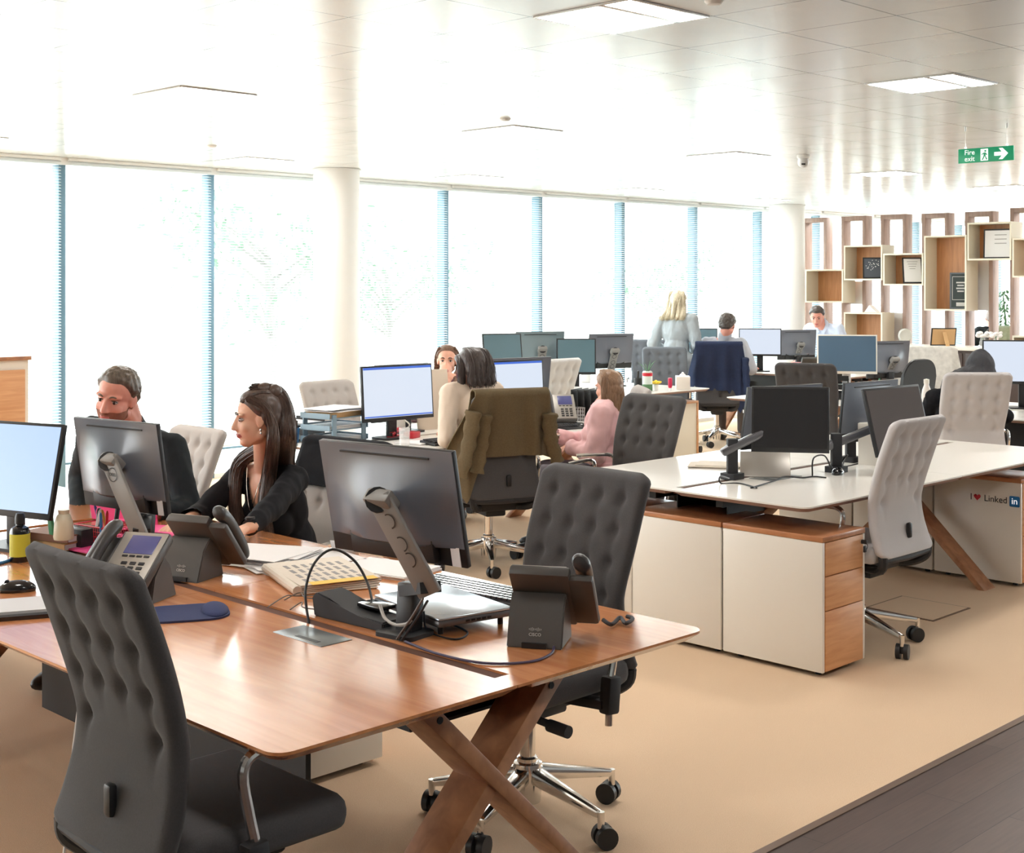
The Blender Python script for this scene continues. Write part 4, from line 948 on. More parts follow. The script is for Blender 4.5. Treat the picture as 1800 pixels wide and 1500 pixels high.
# ------------------------------------------------------------------ chairs
chA = make_chair(M['dark'], 'dark charcoal chair in the left foreground with its back to us', (1.735, 2.72), 0); chA.scale.z = 1.035
chB = place_chair(chA, (3.095, 3.025), 180, 'dark charcoal chair facing the near corner of the wood desk'); chB.scale.z = 1.0
chD = place_chair(chA, (6.01, 5.13), 180, 'dark charcoal chair beside the girl in pink, behind the white desk'); chD.scale.z = 0.965
chO = place_chair(chA, (5.70, 5.90), 68, 'dark chair carrying the olive coat'); chO.scale.z = 0.985
chG = place_chair(chA, (9.08, 5.77), 20, 'dark chair with its top showing in front of the white framed monitor'); chG.scale.z = 1.03
chC = make_chair(M['lgrey'], 'light grey chair with its back to us at the white desk', (5.72, 3.41), 90); chC.scale.z = 1.01
chE = place_chair(chC, (8.88, 4.46), 45, 'light grey chair of the person with the dark hood'); chE.scale.z = 1.03
chM = make_chair(M['mgrey'], 'warm grey chair of the bearded man', (3.33, 5.85), 180); chM.scale.z = 0.92
chWm = place_chair(chM, (3.50, 4.87), 185, 'grey chair of the long haired woman in black, a dark jacket on it'); chWm.scale.z = 0.90
chF = place_chair(chM, (5.88, 7.42), -90, 'empty warm grey chair behind the paper trays'); chF.scale.z = 0.945
chP = place_chair(chM, (6.47, 5.76), 140, 'warm grey chair of the girl in pink'); chP.scale.z = 0.97
chW = make_chair(M['wfab'], 'off white chair in front of the grey monitors by the window', (7.86, 7.64), 90); chW.scale.z = 1.035
chMap = place_chair(chW, (12.0, 6.35), 215, 'off white chair with a pale patterned throw behind the flask'); chMap.scale.z = 0.99
chN = make_chair(M['slate'], 'slate grey chair in front of the standing blonde woman', (10.93, 8.68), 225); chN.scale.z = 0.975
chN2 = place_chair(chN, (11.85, 9.62), 225, 'slate grey chair half hidden left of the standing blonde woman'); chN2.scale.z = 1.0
chNv = place_chair(chA, (11.83, 8.73), 40, 'chair under the navy coat'); chNv.scale.z = 1.0
chFm = place_chair(chM, (6.9, 7.72), -95, 'grey chair of the woman facing us, hidden behind screens'); chFm.scale.z = 0.9
t = thing('visitor_chair', 'small black chair with a rounded back behind the flask', 'chair', (10.01, 5.61, 0), 80)
mb = MB(); poly = rrect(-0.2, 0, 0.2, 0.4, (0.02, 0.02, 0.14, 0.14), 8)
mb.prism(poly, -0.015, 0.015, Matrix.Translation((-0.2, 0, 0.72)) @ frame_m((0, 0, 0), (0, 1, 0), (-0.16, 0, 1))); bmesh.ops.bevel(mb.bm, geom=list(mb.bm.edges), offset=0.006, segments=2, affect='EDGES'); mb.build('backrest', M['black'], t)
MB().box((0.02, 0, 0.45), (0.42, 0.42, 0.05), bev=0.02).build('seat', M['black'], t)
for i in (-1, 1):
    for j in (-1, 1): MB().cyl((0.02 + i * 0.17, j * 0.17, 0.43), (0.02 + i * 0.22, j * 0.2, 0), 0.011).build('leg', M['chrome'], t)
    MB().bar((-0.16, i * 0.12, 0.46), (-0.2, i * 0.12, 0.76), 0.03, 0.015).build('back_support', M['black'], t)

# garments hanging over chair backs
def drape(name, label, cat, chair, m, zfront, zend, w0=0.255, flare=0.07, folds=5, amp=0.012, sleeves=(), seed=1, off=0.016, wshift=0.0):
    """cloth over the top of the backrest; zend(u) = height of the hem on the back for u from one side to the other"""
    sz = chair.scale.z; ztop = 1.09
    def path(v, u):
        ze = zend(u) / sz; L0 = ztop - zfront / sz; L2 = ztop - ze; tot = L0 + 0.07 + L2; s = v * tot
        if s < L0: z = zfront / sz + s; return chair_back_x(z) + 0.026 + off, z, 0
        if s < L0 + 0.07:
            a = (s - L0) / 0.07 * PI; return chair_back_x(ztop) + math.cos(a) * (0.028 + off), ztop + 0.005 + math.sin(a) * (0.012 + off), 0
        z = ztop - (s - L0 - 0.07); return chair_back_x(max(z, 0.66)) - 0.03 - off - 0.02 * min(1, (ztop - z)), z, (ztop - z)
    def fn(u, v):
        x, z, h = path(v, u); y = (1 - 2 * u) * (w0 + flare * min(1, h / 0.35)) + wshift * h
        e = abs(1 - 2 * u)
        if h > 0:
            x -= amp * min(1, h / 0.2) * (math.sin(u * folds * 2 * PI + seed + 1.5 * h) * (0.35 + e) + 0.6 * math.sin(u * folds * 4.3 + seed * 2))
        side = max(0, abs(y) - 0.235)
        x += side * 0.9 * (1 if h > 0 else -0.3); z -= side * 0.35
        x += 0.003 * noise.noise(V((u * 9, v * 9, seed)))
        return V((x, y, z * sz))
    def nf(u, v):
        a = fn(min(1, u + .01), v) - fn(max(0, u - .01), v); b = fn(u, min(1, v + .01)) - fn(u, max(0, v - .01)); n = a.cross(b)
        return n.normalized() if n.length > 1e-9 else V((0, 0, 1))
    mb = MB(); mb.sheet(fn, 64, 60, 0.007, nf)
    o = solo(name, mb, m, label, cat, (chair.location.x, chair.location.y, 0), math.degrees(chair.rotation_euler.z), smooth=70)
    for (y, z0, z1, sw) in sleeves:
        mb = MB(); pts = [V((chair_back_x(z0 / sz) - 0.055, y, z0)), V((chair_back_x(max(.66, (z0 + z1) / 2 / sz)) - 0.085, y * 1.06, (z0 + z1) / 2)), V((chair_back_x(0.66) - 0.105, y * 1.02 + sw, z1))]
        g = spline(pts, 8); mb.tube(g, [0.05 + 0.006 * math.sin(i * 1.7) - 0.01 * i / len(g) for i in range(len(g))], 16, flat=0.5)
        fo = mb.build('sleeve', m, o, 70)
    return o
M['olive'] = mat('olive green cord', srgb(112, 98, 76), 0.95, var=0.22, vscale=120, bump=0.5, bscale=500, spec=0.15)
M['navycoat'] = mat('navy coat cloth', srgb(44, 54, 82), 0.85, var=0.15, vscale=60, bump=0.2, spec=0.25)
M['throw'] = mat('pale patterned throw', srgb(204, 202, 196), 0.9, var=0.3, vscale=22)
M['blackcloth'] = mat('black knit cloth', srgb(27, 27, 31), 0.92, var=0.2, vscale=80, bump=0.3, spec=0.2)
drape('olive_coat', 'olive green coat hung over the dark chair back', 'coat', chO, M['olive'], 0.88, lambda u: 0.70 - 0.26 * max(0, 1 - abs(u - 0.16) / 0.17), 0.232, 0.13, 5, 0.014, sleeves=((0.235, 0.98, 0.60, 0.06), (0.165, 0.96, 0.62, 0.03), (-0.25, 0.95, 0.66, -0.06)), seed=2)
drape('navy_coat', 'navy blue coat hung over a chair at the back', 'coat', chNv, M['navycoat'], 0.9, lambda u: 0.60 - 0.24 * max(0, 1 - abs(u - 0.85) / 0.2), 0.245, 0.08, 4, 0.018, sleeves=((-0.27, 0.95, 0.5, -0.03),), seed=5)
drape('patterned_throw', 'pale patterned throw over the off white chair', 'throw', chMap, M['throw'], 0.55, lambda u: 0.6, 0.30, 0.05, 4, 0.006, seed=3)
drape('black_jacket', 'black jacket on the chair behind the long haired woman in black', 'jacket', chWm, M['blackcloth'], 0.80, lambda u: 0.80, 0.262, 0.05, 4, 0.01, seed=8)

# ------------------------------------------------------------------ foreground desk: screens and things
monitor('lit pale blue monitor at the left edge of the photo', (2.175, 4.80, 1.04), 198, 12, 0.55, 0.34, SCR_BLUE, 'plain')
monitor('monitor seen from behind with a round logo on its stand', far(217, 817, 4.93), 9, 9, 0.47, 0.335, stand='riser', base=at(244, 972, 0.74), logo='DELL', sticker=True, riser=(far(249, 948, 4.72), far(190, 806, 4.80)))
monitor('large monitor seen from behind in the middle foreground', far(694, 880, 3.80), 9, 12, 0.49, 0.33, stand='riser', base=(2.43, 2.85), sticker=True, foot=.6, riser=(far(757, 1046, 3.61), far(664, 872, 3.63)))
phone('desk phone with lit display facing left beside the foreground chair', *at(222, 1056, .74).xy, 208, logo=False, a=38)
phone('desk phone seen from behind left of the papers', 2.47, 3.90, 22)
phone('desk phone seen from behind at the near right corner of the wood desk', 2.695, 2.535, 32)
cable('dark phone cord lying coiled by the near right desk phone', [at(1060, 1090, .76), at(1075, 1098, .752), at(1090, 1086, .752), at(1100, 1096, .752), at(1112, 1088, .752), at(1102, 1084, .752)], 0.006, M['softblack'])
cable('violet black cable running from the large monitor to the near right phone', [at(712, 1128, .745), at(770, 1150, .744), at(850, 1166, .744), at(930, 1164, .744), at(968, 1150, .744), at(974, 1134, .748)], 0.0035, mat('violet cable', srgb(66, 56, 84), 0.5))
cable('black cable looping in an arch over the wood desk', [at(543, 1096, .735), far(537, 1040, 3.93), far(553, 990, 3.97), far(585, 966, 4.02), far(622, 985, 4.03), far(646, 1025, 4.0), at(655, 1062, .78)], 0.004)
for i, (o1, o2) in enumerate((((470, 1068), (585, 1050)), ((500, 1055), (600, 1060)), ((510, 1072), (590, 1078)))):
    a, b = at(*o1, .743), at(*o2, .745)
    cable(['thin grey wire looping left of the black dock', 'thin grey wire behind the other loops by the black dock', 'thin grey wire in front of the black dock'][i], [a, a.lerp(b, .3) + V((.03, .05, .012)), a.lerp(b, .7) + V((-.02, .06, .006)), b + V((0, 0, .006))], 0.0018, mat('grey wire', srgb(96, 88, 82), 0.5))
cable('black cable hanging off the large monitor stand onto the desk', [at(745, 1075, .80), at(752, 1110, .745), at(800, 1124, .743), at(822, 1112, .743), at(790, 1096, .744)], 0.0028, M['softblack'])
for i, (o1, o2, m_) in enumerate((((752, 1056), (706, 1126), M['softblack']), ((744, 1052), (698, 1124), mat('grey wire', srgb(96, 88, 82), 0.5)))):
    cable(['black cable dropping from the large monitor stand to the desk slot', 'grey cable dropping from the large monitor stand to the desk slot'][i], [far(*o1, 3.585), far((o1[0] + o2[0]) / 2 + 4, (o1[1] + o2[1]) / 2 - 4, 3.60), at(*o2, .745)], .0035, m_)
cable('pale grey cable sagging between the laptop dock and the monitor stand', [far(668, 1064, 3.84), far(676, 1086, 3.80), far(692, 1098, 3.76), far(712, 1098, 3.72), far(724, 1090, 3.72)], .005, mat('pale cable', srgb(176, 170, 164), .5))
dk = thing('laptop_dock', 'black laptop dock left of the large monitor stand', 'dock', (2.445, 3.065, 0.74), 4)
mm = Matrix(((0, 0, 1, 0), (1, 0, 0, 0), (0, 1, 0, 0), (0, 0, 0, 1)))
mb = MB(); mb.prism([(-0.15, 0), (0.14, 0), (0.15, 0.055), (0.13, 0.07), (0.08, 0.062), (0.02, 0.04), (-0.05, 0.03), (-0.15, 0.026)], -0.05, 0.05, mm); bmesh.ops.bevel(mb.bm, geom=list(mb.bm.edges), offset=0.004, segments=2, affect='EDGES'); mb.build('body', M['softblack'], dk)
MB().box((0.03, -0.04, 0.045), (0.06, 0.1, 0.012), bev=0.003).build('connector', M['gloss'], dk)
lp = thing('laptop', 'closed silver laptop lying behind the large monitor', 'laptop', (2.635, 2.92, 0.762), -10)
MB().box((0, 0, 0.011), (0.25, 0.36, 0.02), bev=0.006).build('base', mat('laptop grey', srgb(110, 108, 110), 0.35, metal=0.6), lp); MB().box((0, 0, 0.0245), (0.25, 0.36, 0.007), bev=0.003).build('lid', mat('silver lid', srgb(196, 206, 216), 0.2, metal=0.7), lp)
mb = MB()
for k in range(5): mb.box((-0.03 + 0.018 * k, -0.1805, 0.011), (0.012, 0.003, 0.006))
mb.build('ports', M['black'], lp)
for i in (-1, 1):
    for j in (-1, 1): MB().cyl((i * 0.1, j * 0.15, -0.022), (i * 0.1, j * 0.15, 0.002), 0.008).build('foot', M['black'], lp)
keyboard('black keyboard with shining keys beyond the silver laptop', 2.90, 3.06, 186, lit=True)
mp = thing('mouse_mat', 'navy mouse mat with wrist rest on the wood desk', 'mouse mat', at(326, 1080, 0.74), 62)
mb = MB(); mb.prism(rrect(-0.10, -0.125, 0.10, 0.125, 0.07, 10), 0, 0.006); mb.build('pad', M['navy'], mp)
mb = MB(); mb.ell((0.0, -0.085, 0.008), (0.085, 0.038, 0.016)); mb.build('wrist_rest', M['navy'], mp)
mouse('glossy black mouse left of the foreground chair', *at(30, 1040, .74).xy, 150)
np_ = thing('wrist_rest', 'black gel wrist rest with pale pad at the left edge', 'wrist rest', at(30, 1076, .74), 65)
mb = MB(); mb.prism(rrect(-0.11, -0.17, 0.11, 0.17, 0.06, 10), 0, 0.012); mb.build('base', M['gloss'], np_); mb = MB(); mb.prism(rrect(-0.08, -0.15, 0.1, 0.15, 0.05, 10), 0.012, 0.02); mb.build('pad', mat('pale grey pad', srgb(206, 206, 208), 0.6), np_)
b = thing('pump_bottle', 'dark bottle with lime yellow label under the lit monitor', 'bottle', at(35, 987, .74))
MB().lathe([(0.0, 0), (0.031, 0), (0.034, 0.006), (0.034, 0.105), (0.028, 0.118), (0.014, 0.126), (0.013, 0.14)], seg=24).build('body', M['gloss'], b); MB().lathe([(0.0345, 0.02), (0.0345, 0.098)], seg=24).build('label', M['label'], b); MB().lathe([(0.017, 0.132), (0.017, 0.155), (0.013, 0.168), (0.0, 0.17)], seg=16).build('cap', M['black'], b)
cable('blue cable end lying by the dark bottle', [at(-14, 993, .745), at(5, 989, .745), at(18, 985, .745)], 0.006, M['bluepl'])
# box of books with ornament, green card and pens further along the desk
for i, (c_, dz) in enumerate(((M['card'], 0), (mat('brown book', srgb(150, 106, 86), .7), 0.028))):
    pos = at(108, 958, .74); bk = thing('book', ['lower tan book of the pair left of the pen tray', 'upper brown book of the pair left of the pen tray'][i], 'book', (pos.x, pos.y, 0.74 + dz), 12 + 5 * i, 'books left of the pen tray')
    MB().box((0, 0, 0.013), (0.155, 0.225, 0.02)).build('pages', M['paper'], bk); mb = MB(); mb.box((0, 0, 0.0015), (0.165, 0.235, 0.003)); mb.box((0, 0, 0.0245), (0.165, 0.235, 0.003)); mb.box((-0.081, 0, 0.013), (0.003, 0.235, 0.024)); mb.build('cover', c_, bk)
pos = at(112, 948, 0.797); solo('white_vase', MB().lathe([(0.0, 0), (0.034, 0), (0.036, 0.01), (0.032, 0.06), (0.024, 0.085), (0.018, 0.09), (0.02, 0.105), (0.0, 0.104)], seg=24), mat('ivory ceramic', srgb(222, 214, 190), 0.4), 'ivory ceramic jar standing on the books by the pens', 'jar', (pos.x, pos.y, 0.797))
pos = at(89, 942, 0.797); solo('green_ruler', MB().box((0, 0, 0.05), (0.012, 0.03, 0.1), rotm(0, -8, 0), bev=0.002), M['green'], 'green plastic piece leaning beside the ivory jar', 'ruler', (pos.x, pos.y, 0.80))
pt = thing('pen_tray', 'wire mesh tray of pens behind the lit phone', 'pen tray', at(180, 957, .74), 10)
mb = MB()
for k in range(15):
    y = -0.085 + 0.17 * k / 14
    mb.cyl((-0.055, y, 0.005), (-0.06, y, 0.075), 0.0012, seg=5); mb.cyl((0.055, y, 0.005), (0.06, y, 0.075), 0.0012, seg=5)
for z in (0.005, 0.022, 0.04, 0.058, 0.075):
    q_ = 0.055 + 0.005 * z / 0.075; mb.tube([(-q_, -0.085, z), (q_, -0.085, z), (q_, 0.085, z), (-q_, 0.085, z), (-q_, -0.085, z)], 0.0014 if z < 0.07 else 0.003, 5)
mb.build('mesh', M['red'], pt); MB().box((0, 0, 0.002), (0.11, 0.17, 0.004)).build('base', M['black'], pt)
rnd = random.Random(4)
for k, (m_, lab) in enumerate(((M['bluepl'], 'blue pen upright in the wire tray'), (M['red'], 'red pen leaning in the wire tray'), (mat('mustard pen', srgb(196, 160, 70), .4), 'mustard pen in the wire tray'), (M['black'], 'thick black marker in the wire tray'), (M['paper'], 'white pen in the wire tray'), (M['black'], 'pair of black scissor handles in the wire tray'), (M['pink'], 'pink highlighter in the wire tray'), (mat('purple pen', srgb(70, 50, 130), .4), 'purple pen in the wire tray'))):
    o = pt.location; x, y = -0.035 + 0.025 * (k % 4), -0.06 + 0.12 * (k / 7); dx, dy = rnd.uniform(-.03, .03), rnd.uniform(-.03, .03)
    r_ = 0.0055 if k not in (3, 5, 6) else 0.009
    mb = MB(); mb.tube([(0, 0, 0), (dx * 1.2, dy * 1.2, 0.12), (dx * 1.3, dy * 1.3, 0.13)], [r_, r_, r_ * 0.5], 8)
    pn = solo('pen', mb, m_, lab, 'pen', (o.x + x, o.y + y, 0.7445), 0, 'pens in the wire tray')
solo('black_box_file', MB().box((0, 0, 0.035), (0.10, 0.12, 0.07), bev=0.003), M['black'], 'black box beside the pen tray', 'box file', at(142, 960, .74), 14)
for i, (px, py, w, l, rz) in enumerate(((215, 945, .21, .30, 20), (278, 935, .21, .30, 35), (165, 965, .15, .21, 10))):
    z = 0.74
    solo('pink_folder', MB().box((0, 0, 0.004), (w, l, 0.007), bev=0.001), M['pink'], ['pink folder lying behind the monitor with the round logo', 'pink folder nearest the woman in black', 'pink card under the lit phone'][i], 'folder', at(px, py, z), rz, 'pink folders')
pk = thing('pink_sign', 'bright pink card standing behind the pen tray', 'card', at(222, 928, .74) + V((0.05, 0.12, 0)), 20)
MB().box((0, 0, 0.065), (0.004, 0.34, 0.13), rotm(0, -12, 0)).build('card', M['pink'], pk); MB().box((0.03, 0, 0.04), (0.003, 0.1, 0.085), rotm(0, 35, 0)).build('strut', M['pink'], pk)
papers('paper_stack', 'stack of white papers by the hands of the woman in black', at(462, 985, .74), 0.22, 0.31, 24, 12, mess=9)
papers('loose_papers', 'loose white sheets fanned between paper stack and newspaper', at(528, 990, .74), 0.30, 0.25, -12, 5, mess=12)
nw = thing('newspaper', 'folded newspaper with yellow column on the wood desk', 'newspaper', at(566, 1020, .74), -20)
mb = MB()
for k in range(5): mb.box((0.004 * (k % 2), 0.003 * k, 0.004 + 0.006 * k), (0.27, 0.38, 0.0045), rotm(0, 0, 1.5 * (k - 2)), bev=0.002)
mb.tube([(-0.137, -0.19, 0.016), (-0.137, 0.19, 0.016)], 0.015, 10, flat=1); mb.build('pages', M['newsprint'], nw)
mb = MB()
for r_ in range(4):
    for k in range(7): mb.box((-0.09 + 0.03 * k, 0.1 - 0.075 * r_, 0.0305), (0.013, 0.05, 0.0008), rotm(0, 0, 3))
mb.build('printed_columns', M['ink'], nw); MB().box((0.02, -0.165, 0.0305), (0.22, 0.045, 0.001), rotm(0, 0, 3)).build('yellow_column', M['yellow'], nw)
papers('notepad', 'white pad with dark edge behind the large monitor stand', at(680, 1004, .74), 0.21, 0.30, 14, 5, mess=1)
solo('cream_card', MB().box((0, 0, 0.03), (0.002, 0.1, 0.06), rotm(0, -30, 0)), M['paper'], 'small white card propped up behind the black cable loop', 'card', at(606, 978, .74), 30)
cable('white cable hanging under the left side of the wood desk', [V((1.72, 3.3, .70)), V((1.70, 3.32, .5)), V((1.66, 3.28, .28)), V((1.62, 3.34, .06)), V((1.55, 3.5, .006)), V((1.4, 3.7, .006))], 0.004, M['paper'])

# ------------------------------------------------------------------ white desk things
def toward(p): return math.degrees(math.atan2(-p[1], -p[0]))
p = far(1389, 738, 6.72); monitor('black switched off monitor in front on the white desk', p, toward(p), 2, 0.378, 0.325, SCR_OFF, 'arm', base=at(1287, 842, .74), logo='silver')
p = far(1372, 731, 7.12); monitor('monitor turned away, behind the black one on the white desk', p, 78, 10, 0.53, 0.33, stand='arm', base=at(1330, 822, .74))
p = far(1580, 738, 7.05); monitor('dark monitor tilted back beside the light grey chair', p, 268, 14, 0.53, 0.35, mat('dark brown screen', srgb(84, 76, 74), .65, spec=.15), 'arm', base=at(1470, 830, .74), logo='silver')
p = far(1524, 722, 7.45); monitor('monitor turned away behind the tilted dark one', p, 86, 6, 0.50, 0.33, stand='arm', base=at(1495, 812, .74))
bx = thing('desk_tidy', 'tall white box on the white desk left of the light grey chair', 'box', at(1530, 816, .74), 20); mb = MB(); mb.box((0, 0, 0.11), (0.11, 0.11, 0.22), bev=0.002); mb.build('body', M['white'], bx); MB().box((0, 0, 0.198), (0.113, 0.113, 0.05), bev=0.002).build('lid', M['white'], bx)
mouse('black mouse in front of the tall white box', *at(1473, 834, .74).xy, 200)
lt = thing('open_laptop', 'silver laptop standing propped open under the black monitor', 'laptop', at(1345, 836, .74), 215)
MB().box((0.02, 0, 0.056), (0.012, 0.25, 0.165), rotm(0, -48, 0), bev=0.003).build('lid', mat('champagne silver', srgb(160, 154, 146), .35, metal=.3), lt); MB().box((-0.105, 0, 0.056), (0.012, 0.25, 0.165), rotm(0, 48, 0), bev=0.003).build('base', M['softblack'], lt)
papers('newspaper', 'newspaper lying at the left end of the white desk', at(1262, 820, .74), 0.2, 0.26, 30, 5, M['newsprint'], 6, 'newspaper')
for i, pts in enumerate(([at(1283, 842, .80), at(1266, 838, .78), at(1268, 850, .743), at(1300, 850, .743), at(1330, 858, .745)], [at(1320, 858, .743), at(1360, 846, .75), at(1380, 838, .76), at(1410, 840, .745), at(1430, 838, .743), at(1452, 840, .743)], [at(1428, 836, .743), far(1430, 806, 6.8), far(1450, 802, 6.85), at(1462, 828, .76)], [at(1480, 810, .80), far(1490, 800, 6.95), at(1482, 820, .75), at(1510, 815, .743)], [at(1632, 800, .744), far(1641, 786, 7.78), far(1649, 772, 7.82), far(1649, 757, 7.86), far(1643, 750, 7.9), at(1630, 792, .744)])):
    cable(['black cable loop at the left monitor pole on the white desk', 'black cables heaped under the black monitor', 'black cable arching left of the right monitor pole', 'black cable hanging right of the right monitor pole', 'black cable looping behind the light grey chair on the white desk'][i], pts, 0.004)
hatch(deskW, 5.75, 3.88, 0.26, 0.14)

# ------------------------------------------------------------------ middle desk (olive coat)
p = far(700, 690, 8.5); monitor('lit white monitor left of the woman with the olive coat', p, 268, 4, 0.56, 0.345, SCR_WHITE, 'plain', page=True)
p = far(905, 676, 9.25); monitor('lit white monitor right of the woman with the olive coat', p, 262, 4, 0.50, 0.33, SCR_WHITE, 'plain', page=True)
p = far(702, 690, 8.98); monitor('monitor turned away behind the left lit white one', p, 88, 6, 0.45, 0.38, stand='plain')
p = far(912, 672, 9.72); monitor('monitor turned away behind the right lit white one', p, 80, 8, 0.52, 0.36, stand='plain')
solo('document_board', MB().box((0, 0, 0.2), (0.012, 0.26, 0.40), rotm(0, -6, 0), bev=0.002), mat('beige board', srgb(214, 198, 178), .7), 'beige document board standing right of the left lit monitor', 'board', at(748, 760, .74) + V((0.15, 0.1, 0)), 262)
tr = thing('paper_tray', 'blue grey three tier paper tray left of the lit white monitor', 'paper tray', at(588, 776, .74), 8)
for k in range(3):
    mb = MB(); z = 0.012 + 0.072 * k; mb.box((0, 0, z), (0.34, 0.25, 0.006)); mb.box((0, 0.122, z + 0.015), (0.34, 0.006, 0.03)); mb.box((-0.167, 0, z + 0.015), (0.006, 0.25, 0.03)); mb.box((0.167, 0, z + 0.015), (0.006, 0.25, 0.03)); mb.build('tier', M['bluegrey'], tr)
for i in (-1, 1):
    for j in (-1, 1): MB().box((i * 0.13, j * 0.124, 0.09), (0.035, 0.012, 0.18), bev=0.002).build('post', M['bluegrey'], tr)
o = tr.location
papers('paper_stack', 'papers in the lowest shelf of the blue grey tray', V((o.x, o.y, .7551)), .3, .21, 8, 7, mess=3); papers('paper_stack', 'papers in the middle shelf of the blue grey tray', V((o.x, o.y, .8271)), .3, .21, 8, 8, mess=3)
papers('paper_stack', 'loose papers heaped on top of the blue grey tray', V((o.x + .02, o.y, .933)), .34, .24, 8, 6, mess=9)
bk = thing('book', 'tan bound book on top of the blue grey tray', 'book', V((o.x - .01, o.y - .01, .8991)), 14); MB().box((0, 0, .015), (.28, .2, .024)).build('pages', M['card'], bk); mb = MB(); mb.box((0, 0, .0015), (.29, .21, .003)); mb.box((0, 0, .0285), (.29, .21, .003)); mb.build('cover', M['card'], bk)
for (px, py, lab) in ((522, 772, 'second paper tray at the left end of the olive coat desk'),):
    t2 = thing('paper_tray', lab, 'paper tray', at(px, py, .74), 8)
    for k in range(2):
        mb = MB(); z = 0.012 + 0.08 * k; mb.box((0, 0, z), (.24, .25, .006)); mb.box((-.117, 0, z + .02), (.006, .25, .04)); mb.box((.117, 0, z + .02), (.006, .25, .04)); mb.build('tier', M['steel'], t2)
    for i in (-1, 1): MB().box((i * .117, .12, .06), (.008, .012, .12)).build('post', M['steel'], t2)
    papers('paper_stack', 'papers on the second tray at the left end', t2.location + V((0, 0, .0951)), .2, .22, 10, 6)
solo('blue_cup', MB().lathe([(0, 0), (.03, 0), (.038, .09), (.035, .09), (.028, .006), (0, .006)], seg=20), M['bluepl'], 'blue beaker in front of the second paper tray', 'cup', at(516, 778, .74))
mg = thing('mug', 'white mug with dark print under the lit white monitor', 'mug', at(702, 760, .74), 200); MB().lathe([(0, 0), (.04, 0), (.042, .005), (.042, .095), (.038, .095), (.038, .008), (0, .008)], seg=28).build('cup', M['white'], mg); mb = MB(); mb.tube(arc((0, .041, .08), (0, .041, .02), (0, .035, 0), 10), .005, 8); mb.build('handle', M['white'], mg)
st = thing('stapler', 'red stapler on the desk in front of the mug', 'stapler', at(694, 770, .74), 25); MB().box((0, 0, .008), (.16, .04, .014), bev=.004).build('base', M['red'], st); MB().box((.005, 0, .038), (.15, .034, .024), rotm(0, -9, 0), bev=.008).build('arm', M['red'], st); MB().box((-.06, 0, .023), (.02, .03, .03)).build('hinge', M['black'], st)
solo('red_box', MB().box((0, 0, .02), (.1, .07, .04), bev=.004), M['red'], 'small red box right of the drinking glass', 'box', at(724, 770, .74), 20)
gl = solo('drinking_glass', MB().lathe([(0, 0), (.03, 0), (.034, .11), (.032, .11), (.028, .006), (0, .006)], seg=24), mat('clear glass', (1, 1, 1), .02, spec=.5, alpha=.25), 'clear drinking glass beside the red stapler', 'glass', at(711, 784, .74))
papers('paper_stack', 'white notepad under the hand of the woman with the olive coat', at(728, 780, .74), .15, .2, 15, 4, mess=1)
keyboard('black keyboard in front of the woman with the olive coat', *at(800, 778, .74).xy, 268)
phone('desk phone in front of the off white chair', *at(985, 748, .74).xy, 235, logo=False)
mouse('black mouse in front of the girl in pink', *at(1020, 752, .74).xy, 100); keyboard('black keyboard in front of the girl in pink', *at(968, 756, .74).xy, 262)
mc = thing('pencil_pot', 'wire mesh pencil pot behind the girl in pink', 'pencil pot', at(1016, 742, .74))
mb = MB()
for k in range(18): a = 2 * PI * k / 18; mb.cyl((.045 * math.cos(a), .045 * math.sin(a), 0), (.05 * math.cos(a), .05 * math.sin(a), .1), .0016, seg=5)
for z in (0.002, .025, .05, .075, .1): mb.tube([((.045 + .05 * z) * math.cos(2 * PI * k / 18), (.045 + .05 * z) * math.sin(2 * PI * k / 18), z) for k in range(19)], .0018, 5, cap=False)
mb.build('mesh', M['alu'], mc)
og = thing('desk_organiser', 'black upright file organiser behind the girl in pink', 'organiser', at(1036, 738, .74), 20)
for k in range(5): MB().box((0, -.1 + .05 * k, .11), (.2, .008, .22), bev=.002).build('divider', M['steel'], og)
MB().box((0, 0, .004), (.21, .24, .008)).build('base', M['steel'], og)

# ------------------------------------------------------------------ far desk by the window
p = far(884, 622, 11.9); monitor('teal grey monitor screen leftmost of the four by the window', p, 244, 12, .36, .36, SCR_TEAL, 'plain')
p = far(948, 614, 12.5); monitor('monitor turned away, second of the four by the window', p, 58, 8, .46, .33, stand='riser', shell=mat('pale teal shell', srgb(120, 136, 142), .35))
p = far(1013, 627, 12.4); monitor('teal grey monitor screen, third of the four by the window', p, 228, 2, .36, .33, SCR_TEAL, 'plain')
p = far(1072, 617, 13.1); monitor('monitor turned away, fourth of the four by the window', p, 66, 10, .47, .34, stand='riser')
papers('paper_stack', 'white papers piled under the teal grey monitors', at(1022, 688, .74), .22, .3, 60, 14, mess=6)
solo('white_cube', MB().box((0, 0, .045), (.09, .09, .09), bev=.004), M['paper'], 'small white patterned cube under the third window monitor', 'box', at(1030, 672, .74), 40)
pc = thing('pencil_pot', 'black pot of pens on the far white desk by the plant jar', 'pencil pot', at(1122, 684, .74)); MB().lathe([(0, 0), (.04, 0), (.042, .1), (.038, .1), (.036, .005), (0, .005)]).build('pot', M['black'], pc)
for k in range(3): MB().cyl((.012 * (k - 1), .01, .01), (.03 * (k - 1), .02 * (k - 1), .17), .006, seg=8).build('pen', M['black'], pc)
jr = thing('plant_jar', 'glass jar planter with red rim and a spiky plant on the far white desk', 'plant', at(1138, 687, .74)); MB().lathe([(0, 0), (.045, 0), (.047, .01), (.047, .17), (.04, .18)]).build('jar', mat('clouded glass', srgb(205, 214, 205), .15), jr); MB().lathe([(.048, .135), (.048, .165)]).build('red_band', M['red'], jr); MB().lathe([(.0475, .0), (.0475, .06)]).build('moss', M['leaf'], jr)
mb = MB()
